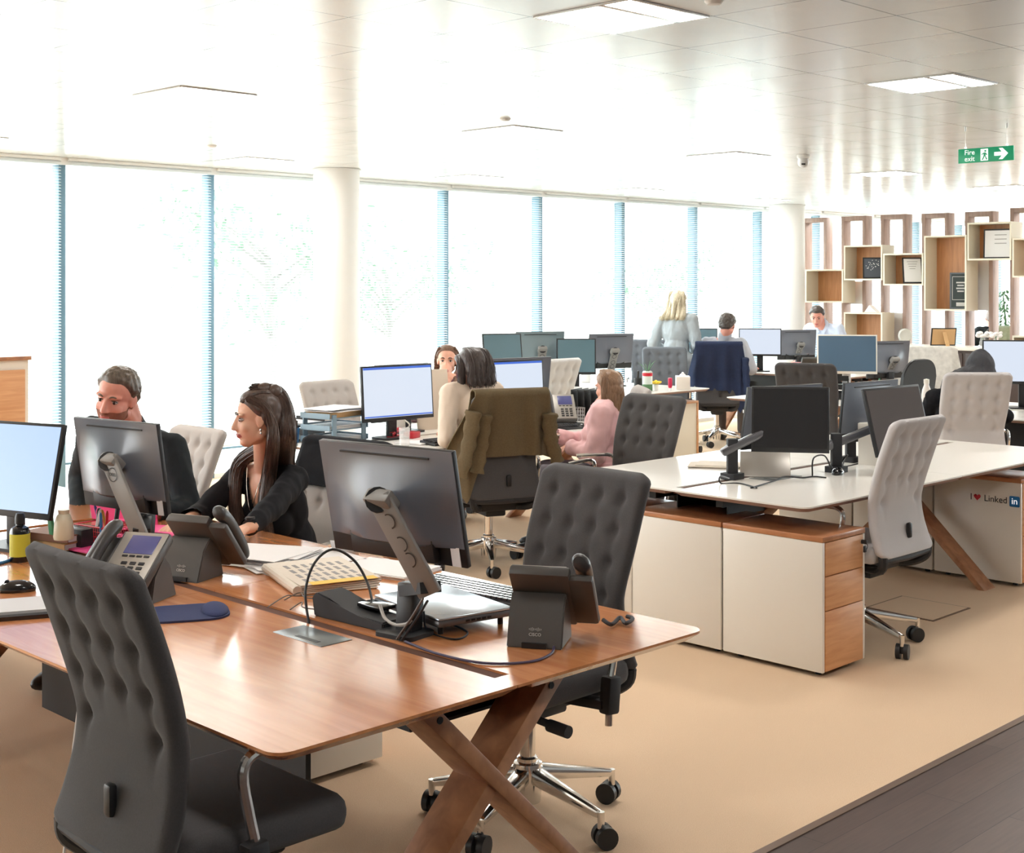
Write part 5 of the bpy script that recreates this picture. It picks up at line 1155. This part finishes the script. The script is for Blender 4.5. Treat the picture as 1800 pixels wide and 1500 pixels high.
for k in range(9): a = k * 2.4; mb.tube(arc((.01 * math.cos(a), .01 * math.sin(a), .17), (.09 * math.cos(a), .09 * math.sin(a), .24 + .02 * (k % 3)), (0, 0, .02), 5), [.008, .008, .007, .005, .003, .001], 6, flat=.35)
mb.build('leaves', M['leaf'], jr)
fl = thing('yellow_flower', 'yellow flower on the far white desk right of the plant jar', 'flower', at(1153, 686, .74)); mb = MB(); mb.cyl((0, 0, 0), (0, 0, .05), .02, .026); mb.build('pot', M['paper'], fl); mb = MB()
for k in range(7): a = k * .9; mb.ell((.03 * math.cos(a), .03 * math.sin(a), .07), (.026, .018, .012), rotm(0, -20, math.degrees(a)), 2)
mb.ell((0, 0, .075), (.018, .018, .02), sub=2); mb.build('petals', mat('yellow petals', srgb(250, 216, 60), .5), fl)
tb = thing('tissue_box', 'white tissue box on the corner of the far white desk', 'box', at(1200, 684, .74), 40); MB().box((0, 0, .06), (.22, .13, .12), bev=.004).build('box', M['white'], tb); mb = MB(); mb.ell((0, 0, .125), (.05, .03, .02)); mb.ell((-.02, .0, .14), (.02, .015, .02)); mb.build('tissue', M['paper'], tb)
rb = thing('red_tube', 'slim red tube standing in front of the tissue box', 'tube', at(1178, 688, .74)); MB().lathe([(0, 0), (.016, 0), (.016, .03), (.014, .03)]).build('cap', M['paper'], rb); MB().lathe([(.014, .03), (.02, .05), (.02, .12), (0, .125)]).build('body', mat('raspberry tube', srgb(206, 40, 84), .4), rb)

# ------------------------------------------------------------------ right back desks
p = far(1336, 602, 15.2); monitor('lit white monitor of the man beside the navy coat', p, toward(p), 2, .47, .31, SCR_WHITE, 'plain')
p = far(1400, 606, 15.9); monitor('monitor turned away with pale stand, facing the man in the pale blue shirt', p, 60, 6, .48, .35, stand='riser')
p = far(1234, 600, 15.9); monitor('teal monitor glimpsed right of the blonde woman', p, 222, 2, .36, .3, SCR_TEAL, 'plain')
p = far(1489, 623, 11.6); monitor('white framed monitor with steel blue screen', p, toward(p) + 4, 3, .50, .335, SCR_STEEL, 'plain', bezel=M['white'], shell=M['white'])
p = far(1560, 632, 13.0); monitor('monitor turned away right of the white framed one', p, 66, 8, .46, .36, stand='riser')
p = far(1800, 637, 10.6); monitor('big lit white screen cut by the right edge', p, 214, 2, .62, .345, SCR_WHITE, 'plain', base=(p.x + .05, p.y + .03))
phone('desk phone left of the white framed monitor', *at(1424, 662, .74).xy, 50, logo=False)
t3 = thing('paper_tray', 'black paper tray left of the white framed monitor', 'paper tray', at(1466, 700, .74), 30)
for k in range(3):
    mb = MB(); z = .012 + .075 * k; mb.box((0, 0, z), (.33, .25, .006)); mb.box((-.162, 0, z + .02), (.006, .25, .04)); mb.box((.162, 0, z + .02), (.006, .25, .04)); mb.build('tier', M['steel'], t3)
for i in (-1, 1):
    for j in (-1, 1): MB().box((i * .162, j * .12, .09), (.008, .01, .18)).build('post', M['steel'], t3)
papers('paper_stack', 'white papers in the black tray left of the white framed monitor', t3.location + V((0, 0, .09)), .28, .21, 30, 9)
solo('orange_folder', MB().box((0, 0, .008), (.31, .22, .014), bev=.002), M['card'], 'orange brown folder on the black paper tray', 'folder', t3.location + V((0, 0, .1651)), 36)
fk = thing('steel_flask', 'white flask with dark floral print on the desk by the small black chair', 'bottle', (9.60, 5.11, .74)); MB().lathe([(0, 0), (.035, 0), (.037, .008), (.037, .13), (.032, .165), (.019, .2), (.018, .215)], seg=24).build('body', mat('white flask enamel', srgb(236, 228, 222), .3), fk); MB().lathe([(.021, .213), (.021, .245), (.0, .25)], seg=20).build('cap', M['white'], fk)
mb = MB(); rnd = random.Random(3)
for k in range(16):
    a, z = rnd.uniform(0, 6.28), rnd.uniform(.02, .13); mb.ell((.0368 * math.cos(a), .0365 * math.sin(a), z), (.003, .009, .008), Matrix.Rotation(a, 4, 'Z'), 1)
mb.build('printed_flowers', mat('floral print', srgb(90, 50, 66), .5), fk)
mb = MB(); mb.ell((0, 0, .045), (.15, .09, .05)); mb.ell((.06, .03, .05), (.08, .07, .05)); mb.box((0, 0, .02), (.28, .16, .04), bev=.015)
for v_ in mb.bm.verts: v_.co.z = max(0, v_.co.z)
solo('black_bag', mb, M['blackcloth'], 'black cloth bag lying beside the flask', 'bag', (9.72, 5.07, .74), 100)
solo('green_pen', MB().cyl((0, 0, 0), (.03, .0, .16), .008, .006), M['green'], 'green pen standing right of the white framed monitor', 'pen', at(1545, 676, .74)); solo('paper_cup', MB().lathe([(0, 0), (.035, 0), (.045, .05), (0, .05)]), M['paper'], 'small white dish right of the white framed monitor', 'dish', at(1532, 690, .74))
pp = solo('pink_card', MB().box((0, 0, .05), (.003, .12, .1), rotm(0, -20, 0)), mat('pale pink card', srgb(224, 160, 168), .6), 'pale pink card standing left of the white framed monitor', 'card', at(1403, 652, .74), 220)
# low white sideboards before the shelving, with what stands on them
sb = thing('sideboard', 'long white topped sideboard in front of the box shelving', 'sideboard', (14.75, 7.3, 0)); MB().box((0, 0, .985), (.42, 2.9, .04), bev=.003).build('top_panel', M['white'], sb); MB().box((.02, 0, .5), (.36, 2.8, .93)).build('body', mat('dark brown cabinet', srgb(72, 58, 54), .5), sb)
for k in range(4): MB().box((-.165, -1.05 + .7 * k, .5), (.014, .66, .86), bev=.002).build('door', mat('dark brown cabinet', srgb(72, 58, 54), .5), sb)
q = onx(1591, 606, 14.75); rd = thing('round_ornament', 'round pale ornament standing on the sideboard', 'ornament', (14.75, q.y, 1.005)); mb = MB(); mb.xf(Matrix()); mb.lathe([(0, -.02), (.07, -.022), (.085, 0), (.07, .022), (0, .02)], seg=28, m=Matrix.Translation((0, 0, .105)) @ rotm(0, 90, 0) @ rotm(-45, 0, 0)); mb.build('disc', mat('pale stone', srgb(206, 204, 196), .6), rd); MB().box((0, 0, .012), (.08, .08, .024), bev=.004).build('foot', M['paper'], rd)
q = onx(1662, 610, 14.75); pf = thing('easel_frame', 'photo frame seen from its brown back on the sideboard', 'photo frame', (14.7, q.y, 1.005), 225)
MB().box((0, 0, .105), (.012, .29, .21), rotm(0, -14, 0)).xf(rotm(0, 0, 180)).build('frame', M['black'], pf); MB().box((-.008, 0, .105), (.006, .265, .185), rotm(0, -14, 0)).xf(rotm(0, 0, 180)).build('backing', M['card'], pf); mb = MB(); mb.bar((.035, 0, .16), (.1, .02, .0), .05, .006); mb.build('strut', M['card'], pf)
for i, px in enumerate((1731, 1754)):
    q = onx(px, 600, 14.75); vz = thing('flower_vase', ['left glass vase of white flowers on the sideboard', 'right glass vase of white flowers on the sideboard'][i], 'vase', (14.7, q.y, 1.005), 0, 'vases of white flowers')
    MB().lathe([(0, 0), (.03, 0), (.04, .05), (.025, .1), (.028, .11)]).build('vase', mat('clear glass', (1, 1, 1), .02, alpha=.25), vz); mb = MB()
    for k in range(7): a = k * .9 + i; mb.ell((.05 * math.cos(a), .05 * math.sin(a), .13 + .03 * (k % 2)), (.035, .03, .02), rotm(20 * (k % 3), 10, k * 40), 2)
    mb.build('blooms', M['paper'], vz); MB().cyl((0, 0, .02), (.0, .0, .13), .008, seg=6).build('stems', M['leaf'], vz)

# ------------------------------------------------------------------ box shelving divider (faces -X)
XD = 15.6
edges = [onx(px, 400, XD).y for px in (1415, 1483, 1552, 1624, 1700, 1779, 1866)]
tops = [383, 380, 377, 375, 372, 365, 360]
boxes = {0: [(474, 532)], 1: [(432, 493), (549, 612)], 2: [(446, 502)], 3: [(415, 546)], 4: [(392, 458)], 5: [(419, 488), (590, 640)]}
colname = ['first from the left', 'second from the left', 'third from the left', 'fourth from the left', 'fifth from the left', 'sixth, at the right edge']
BX = {}
for i in range(6):
    ya, yb = edges[i], edges[i + 1]; pxm = (1415, 1483, 1552, 1624, 1700, 1779)[i] + 30; zt = onx(pxm, tops[i], XD).z; wd_ = ya - yb
    fr = thing('shelf_frame', 'tall open wood frame of the box shelving, ' + colname[i], 'shelf frame', (XD, ya, 0), 0, 'wood frames of the box shelving')
    fw_ = wd_ * 0.54
    for yy in (0.0, -fw_): MB().box((0.02, yy - 0.025, zt / 2), (0.16, 0.05, zt), bev=0.003).build('upright', M['framewood'], fr)
    MB().box((0.02, -fw_ / 2 - 0.025, zt - 0.03), (0.157, fw_ - 0.05, 0.06), bev=0.002).build('crossbar', M['framewood'], fr)
    for j, (p0, p1) in enumerate(boxes[i]):
        z1, z0 = onx(pxm, p0, XD - .2).z, onx(pxm, p1, XD - .2).z; zc, hz = (z0 + z1) / 2, (z1 - z0)
        dD = 0.30; xc = XD - 0.205; kf = (XD - 0.355) / XD; yc = (ya + yb) / 2 * kf + 0.004; wB = wd_ * kf - 0.012
        b = thing('display_box', ('lower ' if j else '') + ('tall ' if i == 3 else '') + 'white box with wood back in the shelving column ' + colname[i], 'display box', (xc, yc, z0), 0, 'white boxes of the shelving')
        mb = MB(); th = 0.02
        mb.box((0, 0, th / 2), (dD, wB, th)); mb.box((0, 0, hz - th / 2), (dD, wB, th)); mb.box((0, wB / 2 - th / 2, hz / 2), (dD, th, hz - 2 * th)); mb.box((0, -wB / 2 + th / 2, hz / 2), (dD, th, hz - 2 * th))
        mb.build('case', M['cream'], b); MB().box((dD / 2 - .012, 0, hz / 2), (.012, wB - 2 * th, hz - 2 * th)).build('back_panel', M['shelfwood'], b); BX[(i, j)] = (xc, yc, z0 + th, wB, hz, dD)
    if i in (1, 2, 4):
        z1, z0 = onx(pxm, (495, 550, 458)[(1, 2, 4).index(i)], XD).z, onx(pxm, (535, 606, 546)[(1, 2, 4).index(i)], XD).z
        MB().box((0.05, -fw_ / 2 - .025, (z0 + z1) / 2), (.02, fw_ - .05, z1 - z0)).build('infill_panel', M['paint'], fr)
def framed(key, label, w, h, yoff, backm, facem, lean=10, yaw=20, extra=None):
    xc, yc, z, wB, hz, dD = BX[key]; t = thing('framed_picture', label, 'framed picture', (xc + .03, yc + yoff, z + .001), 180 + yaw, 'things in the shelving boxes')
    MB().box((0, 0, h / 2), (.016, w, h), rotm(0, -lean, 0)).build('frame', backm, t); mm = rotm(0, 0, 0)
    f = MB().box((.009, 0, h / 2), (.002, w - .035, h - .035)).xf(Matrix.Translation((0, 0, h / 2)) @ rotm(0, -lean, 0) @ Matrix.Translation((0, 0, -h / 2))).build('picture', facem, t)
    mS3 = Matrix.Translation((0, 0, h / 2)) @ rotm(0, -lean, 0) @ frame_m((.0108, 0, 0), (0, 1, 0), (0, 0, 1)); return t, f, mS3
t, f, mS3 = framed((1, 0), 'dark square picture with pale specks in a shelving box', .27, .27, -.05, M['black'], mat('dusky print', srgb(78, 84, 94), .5), 8, 35)
mb = MB(); rnd = random.Random(9)
for k in range(26):
    a = rnd.uniform(0, 6.28); r_ = rnd.uniform(.02, .1); mb.prism([(r_ * math.cos(a) + .006 * math.cos(q_), r_ * math.sin(a) * .8 + .03 + .006 * math.sin(q_)) for q_ in (0, 1.2, 2.5, 3.7, 5)], 0, .0008, mS3)
mb.build('pale_specks', M['paper'], f, 0)
t, f, mS3 = framed((2, 0), 'white certificate in a black frame leaning in a shelving box', .24, .33, -.03, M['black'], M['paper'], 14, 40)
mb = MB()
for k in range(4): mb.box(mS3 @ V((0, .11 - .03 * k, 0)), (.001, .13 - .02 * k, .006))
mb.build('printed_lines', M['ink'], f, 0)
t, f, mS3 = framed((3, 0), 'dark award plaque with pale lettering in the tall shelving box', .25, .44, -.11, M['slate'], mat('black green plaque', srgb(44, 56, 56), .35), 5, 25)
mb = MB(); 
for (a, b_, w_, h_) in ((0, .17, .19, .006), (0, -.11, .19, .006), (-.093, .03, .006, .28), (.093, .03, .006, .28), (0, -.165, .1, .045)): mb.prism([(a - w_ / 2, b_ - h_ / 2), (a + w_ / 2, b_ - h_ / 2), (a + w_ / 2, b_ + h_ / 2), (a - w_ / 2, b_ + h_ / 2)], 0, .001, mS3)
mb.build('pale_border', M['logo'], f, 0)
mb = MB()
for k in range(4): mb.prism([(-.05 + .012 * (k % 2), .09 - .035 * k), (.05 - .012 * (k % 2), .09 - .035 * k), (.05 - .012 * (k % 2), .107 - .035 * k), (-.05 + .012 * (k % 2), .107 - .035 * k)], 0, .001, mS3)
mb.build('lettering_lines', M['logo'], f, 0)
t, f, mS3 = framed((4, 0), 'white certificate in a thin black frame in the upper right shelving box', .40, .35, -.06, M['black'], M['paper'], 3, 8)
mb = MB()
for k in range(3): mb.prism([(-.07, .1 - .05 * k), (.07, .1 - .05 * k), (.07, .108 - .05 * k), (-.07, .108 - .05 * k)], 0, .001, mS3)
mb.build('printed_lines', M['ink'], f, 0)
xc, yc, z, wB, hz, dD = BX[(1, 1)]
solo('paper_model', MB().prism([(-.09, 0), (.09, 0), (.02, .09)], -.05, .05, Matrix(((0, 0, 1, 0), (1, 0, 0, 0), (0, 1, 0, 0), (0, 0, 0, 1)))), M['paper'], 'white wedge ornament on top of a lower shelving box', 'ornament', (xc, yc - .05, z - .02 + hz + .001))
# far right: desk, screen and hanging plant beyond the shelving
df = thing('reception_table', 'white table far behind the shelving where a man sits', 'table', (20.3, 9.3, 0), 45); MB().box((0, 0, .73), (.8, 1.6, .03), bev=.004).build('tabletop', M['white'], df)
for i in (-1, 1):
    for j in (-1, 1): MB().box((i * .36, j * .75, .357), (.05, .05, .715)).build('leg', M['white'], df)
pl = thing('hanging_plant', 'leafy green plant trailing beside the far man', 'plant', far(1766, 600, 19.6).xy.to_3d() + V((0, 0, 0))); 
MB().lathe([(0, 0), (.16, 0), (.2, .75), (.17, .75), (0, .7)]).build('planter', M['white'], pl); mb = MB(); mb.tube([(0, 0, .7), (.03, 0, 1.2), (0, .03, 1.62)], [.02, .015, .008], 7); mb.build('stem', M['leaf'], pl)
mb = MB(); rnd = random.Random(12)
for k in range(170):
    z = rnd.uniform(.85, 1.66); a = rnd.uniform(0, 6.28); r_ = .06 + .1 * math.sin((z - .8) / .9 * PI); c = V((r_ * rnd.random() * math.cos(a), r_ * rnd.random() * math.sin(a), z)); d_ = V((math.cos(a), math.sin(a), -.9)).normalized() * .085; s_ = V((-math.sin(a), math.cos(a), 0)) * .016
    mb.bm.faces.new([mb.bm.verts.new(q_) for q_ in (c, c + d_ * .45 + s_, c + d_, c + d_ * .45 - s_)])
mb.build('leaves', M['leaf'], pl, 0)
# ------------------------------------------------------------------ the people
BLK = mat('black knit top', srgb(24, 24, 28), 0.85, var=0.15, vscale=60, bump=0.25, spec=0.25); BLKSH = mat('black green shirt', srgb(34, 40, 44), 0.8, var=0.15, vscale=50, spec=0.25)
TRD = mat('dark trousers', srgb(40, 42, 50), 0.85)
def loc(p, heading, world):
    """world point -> the person's own axes"""
    return Matrix.Rotation(R(-heading), 4, 'Z') @ (V(world) - V((p[0], p[1], 0)))
# woman in black, long hair, profile to the left
Pw = (3.44, 4.74); hw_ = 184
w = person('woman with long dark hair in a black top at the wood desk', (*Pw, 0), hw_, SKIN2, True, pelvis=0.50, lean=20, head=loc(Pw, hw_, far(452, 735, 5.42)), look=(-34, 5, 0),
           L=dict(w=loc(Pw, hw_, at(428, 938, .785)), d=(1, -.25, -.22), n=(0, 0.2, -1), pole=(-.5, .6, -.5)), Rr=dict(w=loc(Pw, hw_, far(318, 920, 5.35)), d=(1, .3, -.2), n=(0, 0, -1), pole=(-.2, -.8, -.6)),
           top=('black_top', BLK), trousers=('trousers', TRD), voxel=0.0048, size=0.97, neckline=lambda f, l, u: u > -0.015 - (0.17 * max(0, 1 - abs(l) / 0.075) if f > 0.02 else 0) and abs(l) < 0.1 and f > -0.11)
o, Hm = w['o'], w['Hm']; long_hair_cap(w, HAIR_BROWN, 0.012, 0.075, -0.09)
rnd = random.Random(21); mb = MB(); H = lambda x, y, z: Hm @ V((x, y, z)); nb, fw, lf, up = w['nb'], w['fw'], w['lf'], w['up']
for sg in (1, -1):
    sh = nb + lf * sg * 0.10
    strands(mb, [H(.03, sg * .062, .09), H(-.03, sg * .082, .05), H(-.055, sg * .084, -.03), H(-.05, sg * .085, -.11), sh + fw * .05 + up * .02, sh + fw * .13 - up * .12, sh + fw * .15 - up * .24 - lf * sg * .01, sh + fw * .15 - up * .36], 60, [.016, .02, .026, .03, .034, .034, .03, .02], .0055, rnd, .008)
strands(mb, [H(.0, 0, .12), H(-.09, 0, .09), H(-.115, 0, .0), H(-.11, 0, -.1), nb - fw * .085 - up * .05, nb - fw * .12 - up * .2], 90, [.03, .04, .05, .055, .06, .05], .0055, rnd, .008)
for y in (-.05, -.02, .02, .05): strands(mb, [H(.058, y * .7, .08), H(.015, y, .107), H(-.05, y * .8, .108), H(-.095, y * .4, .07)], 16, [.007, .01, .012, .012], .005, rnd, .001)
mb.build('long_hair', HAIR_BROWN, o)
mb = MB(); mb.ell(H(-.04, 0, .121), (.04, .034, .026)); mb.ell(H(-.08, .01, .104), (.034, .036, .032)); mb.build('hair_bun', HAIR_BROWN, o)
mb = MB(); mb.tube(spline([nb + fw * .03 + lf * .065 + up * .035, nb + fw * .095 + lf * .035 - up * .06, nb + fw * .135 - up * .15, nb + fw * .095 - lf * .035 - up * .06, nb + fw * .03 - lf * .065 + up * .035], 5), .0018, 6); mb.ell(nb + fw * .142 - up * .165, (.006, .006, .01)); mb.build('necklace', M['chrome'], o)
mb = MB(); mb.ell(H(-.004, .085, -.045), (.005, .004, .008), sub=2); mb.ell(H(-.004, .085, -.058), (.0045, .004, .007), sub=2); mb.build('earring', M['chrome'], o)
Wl, El = w['arms']['L'][2], w['arms']['L'][1]; dW = (Wl - El).normalized(); mb = MB(); mb.tube([Wl - dW * .03, Wl - dW * .006], .031, 16); mb.tube([Wl - dW * .018 + V((0, 0, .024)), Wl - dW * .018 + V((0, 0, .036))], .018, 16); mb.build('wrist_watch', M['black'], o)
# bearded man leaning over
Pm = (3.165, 5.535); hm_ = 205
m = person('man with short hair and beard in a dark shirt leaning over the desk', (*Pm, 0), hm_, SKIN3, False, pelvis=0.615, lean=24, side=10, head=loc(Pm, hm_, far(204, 699, 5.78)), look=(8, 10, -12), L=dict(w=loc(Pm, hm_, far(265, 905, 5.55)), d=(1, -.3, -.3)), Rr=dict(w=loc(Pm, hm_, far(140, 905, 5.95)), d=(1, .3, -.3)),
           top=('dark_shirt', BLKSH), trousers=('trousers', TRD), voxel=0.0048, brow=HAIR_SHORT, size=1.03, collar=.055, neckline=lambda f, l, u: u > 0.052 + .2 * min(0, -f + .02) and f * f + l * l < 0.12 ** 2)
short_hair(m, HAIR_SHORT, 0.014, 0.079, 0.012, -0.035)
shell(m['me'], m['Hm'], lambda p: min(-.038 - p.z + max(0, .02 - p.x) * .9 * (p.z > -.09), p.x - .0, .02) if not (p.x > .076 and abs(p.y) < .022 and -.08 < p.z < -.056) and p.z > -.125 else -1, 0.0022, 'beard', BEARD, m['o'], .001, 200)
# woman in beige with her back to us, dark hair
Pb = (5.67, 5.97); hb = 82
b = person('woman in a beige blouse seen from behind with long dark hair', (*Pb, 0), hb, SKIN, True, pelvis=0.61, lean=7, head=loc(Pb, hb, far(828, 647, 8.28)), look=(2, 8, 0), L=dict(w=loc(Pb, hb, far(782, 776, 8.3)), d=(.7, .6, -.2), pole=(-.3, .3, -1)), Rr=dict(w=(.40, -.10, .79), d=(1, .2, -.1)),
           top=('beige_blouse', mat('beige blouse', srgb(232, 214, 196), .8, var=.05, vscale=30)), sleeve=.62, trousers=('trousers', TRD), voxel=.006, loose=.004)
long_hair_cap(b, HAIR_BLACK, .016, .07, -.12); H = lambda x, y, z: b['Hm'] @ V((x, y, z)); mb = MB(); nb, fw, lf, up = b['nb'], b['fw'], b['lf'], b['up']
for y in (-.07, -.035, 0, .035, .07): strands(mb, [H(.01, y * .5, .122), H(-.07, y, .09), H(-.105, y * 1.1, .0), H(-.10, y * 1.12, -.075), H(-.10, y * 1.12, -.12)], 55, [.014, .022, .026, .028, .03, .026], .006, rnd, .006)
strands(mb, [H(.03, .07, .07), H(-.02, .09, .02), H(-.01, .095, -.1), nb + lf * .11 + fw * .0 - up * .02, nb + lf * .12 + fw * .04 - up * .12], 60, .026, .006, rnd, .006); mb.build('long_hair', HAIR_BLACK, b['o'])
# woman facing us behind the screens
Pf = (6.93, 7.66); hf = 228
f = person('woman with pulled back chestnut hair and floral blouse facing us behind screens', (*Pf, 0), hf, SKIN, True, pelvis=.53, lean=4, head=loc(Pf, hf, far(786, 634, 10.45)), look=(-4, 2, 0), L=dict(w=(.38, .12, .8), d=(1, -.2, 0)), Rr=dict(w=(.38, -.12, .8), d=(1, .2, 0)),
           top=('floral_blouse', mat('floral print', srgb(120, 112, 106), .8, var=.75, vscale=38)), trousers=('trousers', TRD), voxel=.006, neckline=lambda f_, l, u: u > -.02 - (.1 * max(0, 1 - abs(l) / .07) if f_ > .02 else 0) and abs(l) < .09)
long_hair_cap(f, HAIR_CHEST, .012, .084, -.11); H = lambda x, y, z: f['Hm'] @ V((x, y, z)); mb = MB(); nb, fw, lf, up = f['nb'], f['fw'], f['lf'], f['up']
for sg in (1, -1): strands(mb, [H(.03, sg * .06, .1), H(-.03, sg * .085, .03), H(-.04, sg * .088, -.08), nb + lf * sg * .085 + fw * .03 - up * .03, nb + lf * sg * .1 + fw * .1 - up * .16], 50, [.014, .02, .024, .028, .026], .006, rnd, .005)
mb.build('long_hair', HAIR_CHEST, f['o'])
# girl in pink
Pp = (6.56, 5.68); hp_ = 128
g = person('girl in a pink jumper with straight light brown hair seen from behind', (*Pp, 0), hp_, SKIN, True, pelvis=.50, lean=6, size=.92, head=loc(Pp, hp_, far(1068, 682, 8.72)), look=(-38, 6, 0), L=dict(w=loc(Pp, hp_, far(1000, 785, 8.65)), d=(.8, .1, -.3), pole=(-.6, .6, -.6)), Rr=dict(w=(.36, -.1, .72), d=(1, .1, -.2)),
           top=('pink_jumper', mat('pale pink jumper', srgb(240, 196, 198), .9, var=.05, vscale=30)), trousers=('trousers', mat('grey trousers', srgb(120, 116, 124), .9)), voxel=.006, loose=.02)
long_hair_cap(g, HAIR_AUB, .016, .07, -.12); H = lambda x, y, z: g['Hm'] @ V((x, y, z)); mb = MB()
for y in (-.085, -.06, -.03, 0, .03, .06, .085): strands(mb, [H(.02, y * .4, .125), H(-.05 - .03 * (abs(y) < .05), y * .95, .085), H(-.085 + .9 * max(0, abs(y) - .04), y * 1.12, .0), H(-.085 + .9 * max(0, abs(y) - .04), y * 1.15, -.1), H(-.085 + .9 * max(0, abs(y) - .04), y * 1.12, -.19)], 50, [.012, .018, .02, .02, .02], .006, rnd, .003)
mb.build('bob_hair', HAIR_AUB, g['o'])
# standing blonde woman
Ps = (11.62, 9.12); hs_ = 20
s = person('blonde woman in a pale grey cardigan standing by the window', (*Ps, 0), hs_, SKIN, True, pelvis=.90, lean=6, stand=True, size=.98, look=(-8, 12, 0), L=dict(w=(.2, .18, .98), d=(1, -.4, 0), pole=(-.6, .4, -.5)), Rr=dict(w=(.22, -.14, 1.0), d=(1, .4, 0), pole=(-.6, -.4, -.5)),
           top=('grey_cardigan', mat('pale grey cardigan', srgb(170, 178, 184), .92, var=.06, vscale=30)), trousers=('trousers', mat('grey trousers', srgb(120, 116, 124), .9)), voxel=.007, loose=.014, longcoat=.22)
long_hair_cap(s, HAIR_BLONDE, .018, .075, -.12, .006); H = lambda x, y, z: s['Hm'] @ V((x, y, z)); mb = MB(); nb, fw, lf, up = s['nb'], s['fw'], s['lf'], s['up']
for y in (-.075, -.04, 0, .04, .075): strands(mb, [H(.03, y * .5, .12), H(-.06, y, .09), H(-.10 + abs(y) * .6, y * 1.15, .0), H(-.105 + abs(y) * .7, y * 1.25, -.08), nb - fw * .08 + lf * (y * 1.4 + .02) - up * .02, nb - fw * .1 + lf * (y * 1.5 + .04) - up * .06], 45, [.014, .022, .028, .032, .036, .03], .007, rnd, .01)
mb.build('long_hair', HAIR_BLONDE, s['o'])
# man at the navy coat chair
Pn = (11.92, 8.72); hn = 22
n = person('man with short dark hair in a grey shirt seated before the navy coat', (*Pn, 0), hn, SKIN3, False, collar=.05, pelvis=.63, lean=5, head=loc(Pn, hn, far(1279, 572, 14.55)), look=(-4, 8, 0), L=dict(w=(.5, .12, .80), d=(1, 0, 0)), Rr=dict(w=loc(Pn, hn, far(1322, 646, 14.75)), d=(1, .1, 0)),
           top=('grey_shirt', mat('blue grey shirt', srgb(182, 186, 196), .85, var=.06, vscale=40)), trousers=('trousers', mat('brown trousers', srgb(96, 84, 78), .85)), voxel=.007, loose=.01)
short_hair(n, HAIR_DK, .018, .078, .004, -.05, .01)
# man in the pale blue shirt leaning over his desk
Pl = (14.465, 8.90); hl = 186
l = person('man with dark hair in a pale blue shirt leaning over his desk', (*Pl, 0), hl, SKIN3, False, pelvis=.86, lean=44, stand=True, head=loc(Pl, hl, far(1436, 557, 16.2)), look=(20, 20, 0), L=dict(w=(.5, .2, .80), d=(1, -.2, -.2)), Rr=dict(w=(.5, -.26, .80), d=(1, .2, -.2)),
           top=('pale_blue_shirt', mat('pale blue shirt', srgb(206, 216, 236), .8, var=.05, vscale=40)), trousers=('trousers', TRD), voxel=.007, loose=.008)
short_hair(l, HAIR_DK, .016, .07, .01)
mb = MB(); nb, fw, lf, up = l['nb'], l['fw'], l['lf'], l['up']
for sg in (-1, 1): mb.tube(spline([nb - fw * .07 + up * .045, nb + lf * sg * .07 + up * .035, nb + fw * .085 + lf * sg * .03 - up * .03], 5), [.011] * 11, 8, flat=2.0)
mb.build('collar', MATS['pale blue shirt'], l['o'])
# person in a dark hood before the big screen
Ph = (8.93, 4.51); hh = 45
h = person('person in a dark grey hood and black top seen from behind at the right', (*Ph, 0), hh, SKIN2, True, pelvis=.50, lean=4, size=.95, head=loc(Ph, hh, far(1722, 650, 9.6)), look=(0, 12, 0), L=dict(w=(.42, .1, .8), d=(1, 0, 0)), Rr=dict(w=(.34, -.3, .76), d=(1, 0, -.2), pole=(-.4, -.9, -.4)), top=('black_top', MATS['black knit cloth']), trousers=('trousers', TRD), voxel=.007, loose=.004)
mb = MB(); Hh = h['Hm']; rt = Hh.to_3x3().normalized().to_4x4(); nb, fw, lf, up = h['nb'], h['fw'], h['lf'], h['up']
mb.ell(Hh @ V((-.015, 0, .02)), (.115, .098, .125), rt); mb.ell(Hh @ V((-.03, 0, -.07)), (.10, .105, .1), rt); mb.cone(Hh @ V((-.03, 0, -.05)), nb + up * .01 - fw * .01, .105, .12); mb.ell(nb - up * .05, (.11, .15, .06))
tm = remeshed(mb, .008, 3); fold_noise(tm, .009, 22, (1, 1, .35)); inv = Hh.inverted(); bm = bmesh.new(); bm.from_mesh(tm)
bmesh.ops.delete(bm, geom=[f_ for f_ in bm.faces if (lambda p: p.x > .04 and abs(p.y) < .07 and -.11 < p.z < .085)(inv @ f_.calc_center_median())], context='FACES'); bm.to_mesh(tm); bm.free()
link_mesh('hood', tm, mat('dark grey hood', srgb(66, 66, 70), .9, var=.15, vscale=60, bump=.2), h['o'])
# far man beyond the shelving
fm_ = far(1745, 580, 19.4); Pr = (fm_.x, fm_.y); hr = 50
r = person('greying man in a black jacket seated far behind the shelving', (*Pr, 0), hr, SKIN3, False, pelvis=.60, lean=2, look=(-15, 6, 0), L=dict(w=(.35, .2, .8), d=(1, 0, 0)), Rr=dict(w=(.35, -.2, .8), d=(1, 0, 0)), top=('black_jacket', BLKSH), trousers=('trousers', TRD), voxel=.009, loose=.012, faced=False, sit_knee=(.42, .56))
short_hair(r, HAIR_GREY, .014, .07, .005)
chR = place_chair(chA, Pr, hr, 'dark chair of the far man behind the shelving'); chR.scale.z = 1.02
drape('sage_scarf', 'sage green scarf over the far chair behind the shelving', 'scarf', chR, mat('sage cloth', srgb(150, 164, 146), .9, var=.3, vscale=20), .95, lambda u: .6, .15, .03, 4, .01, seed=6)
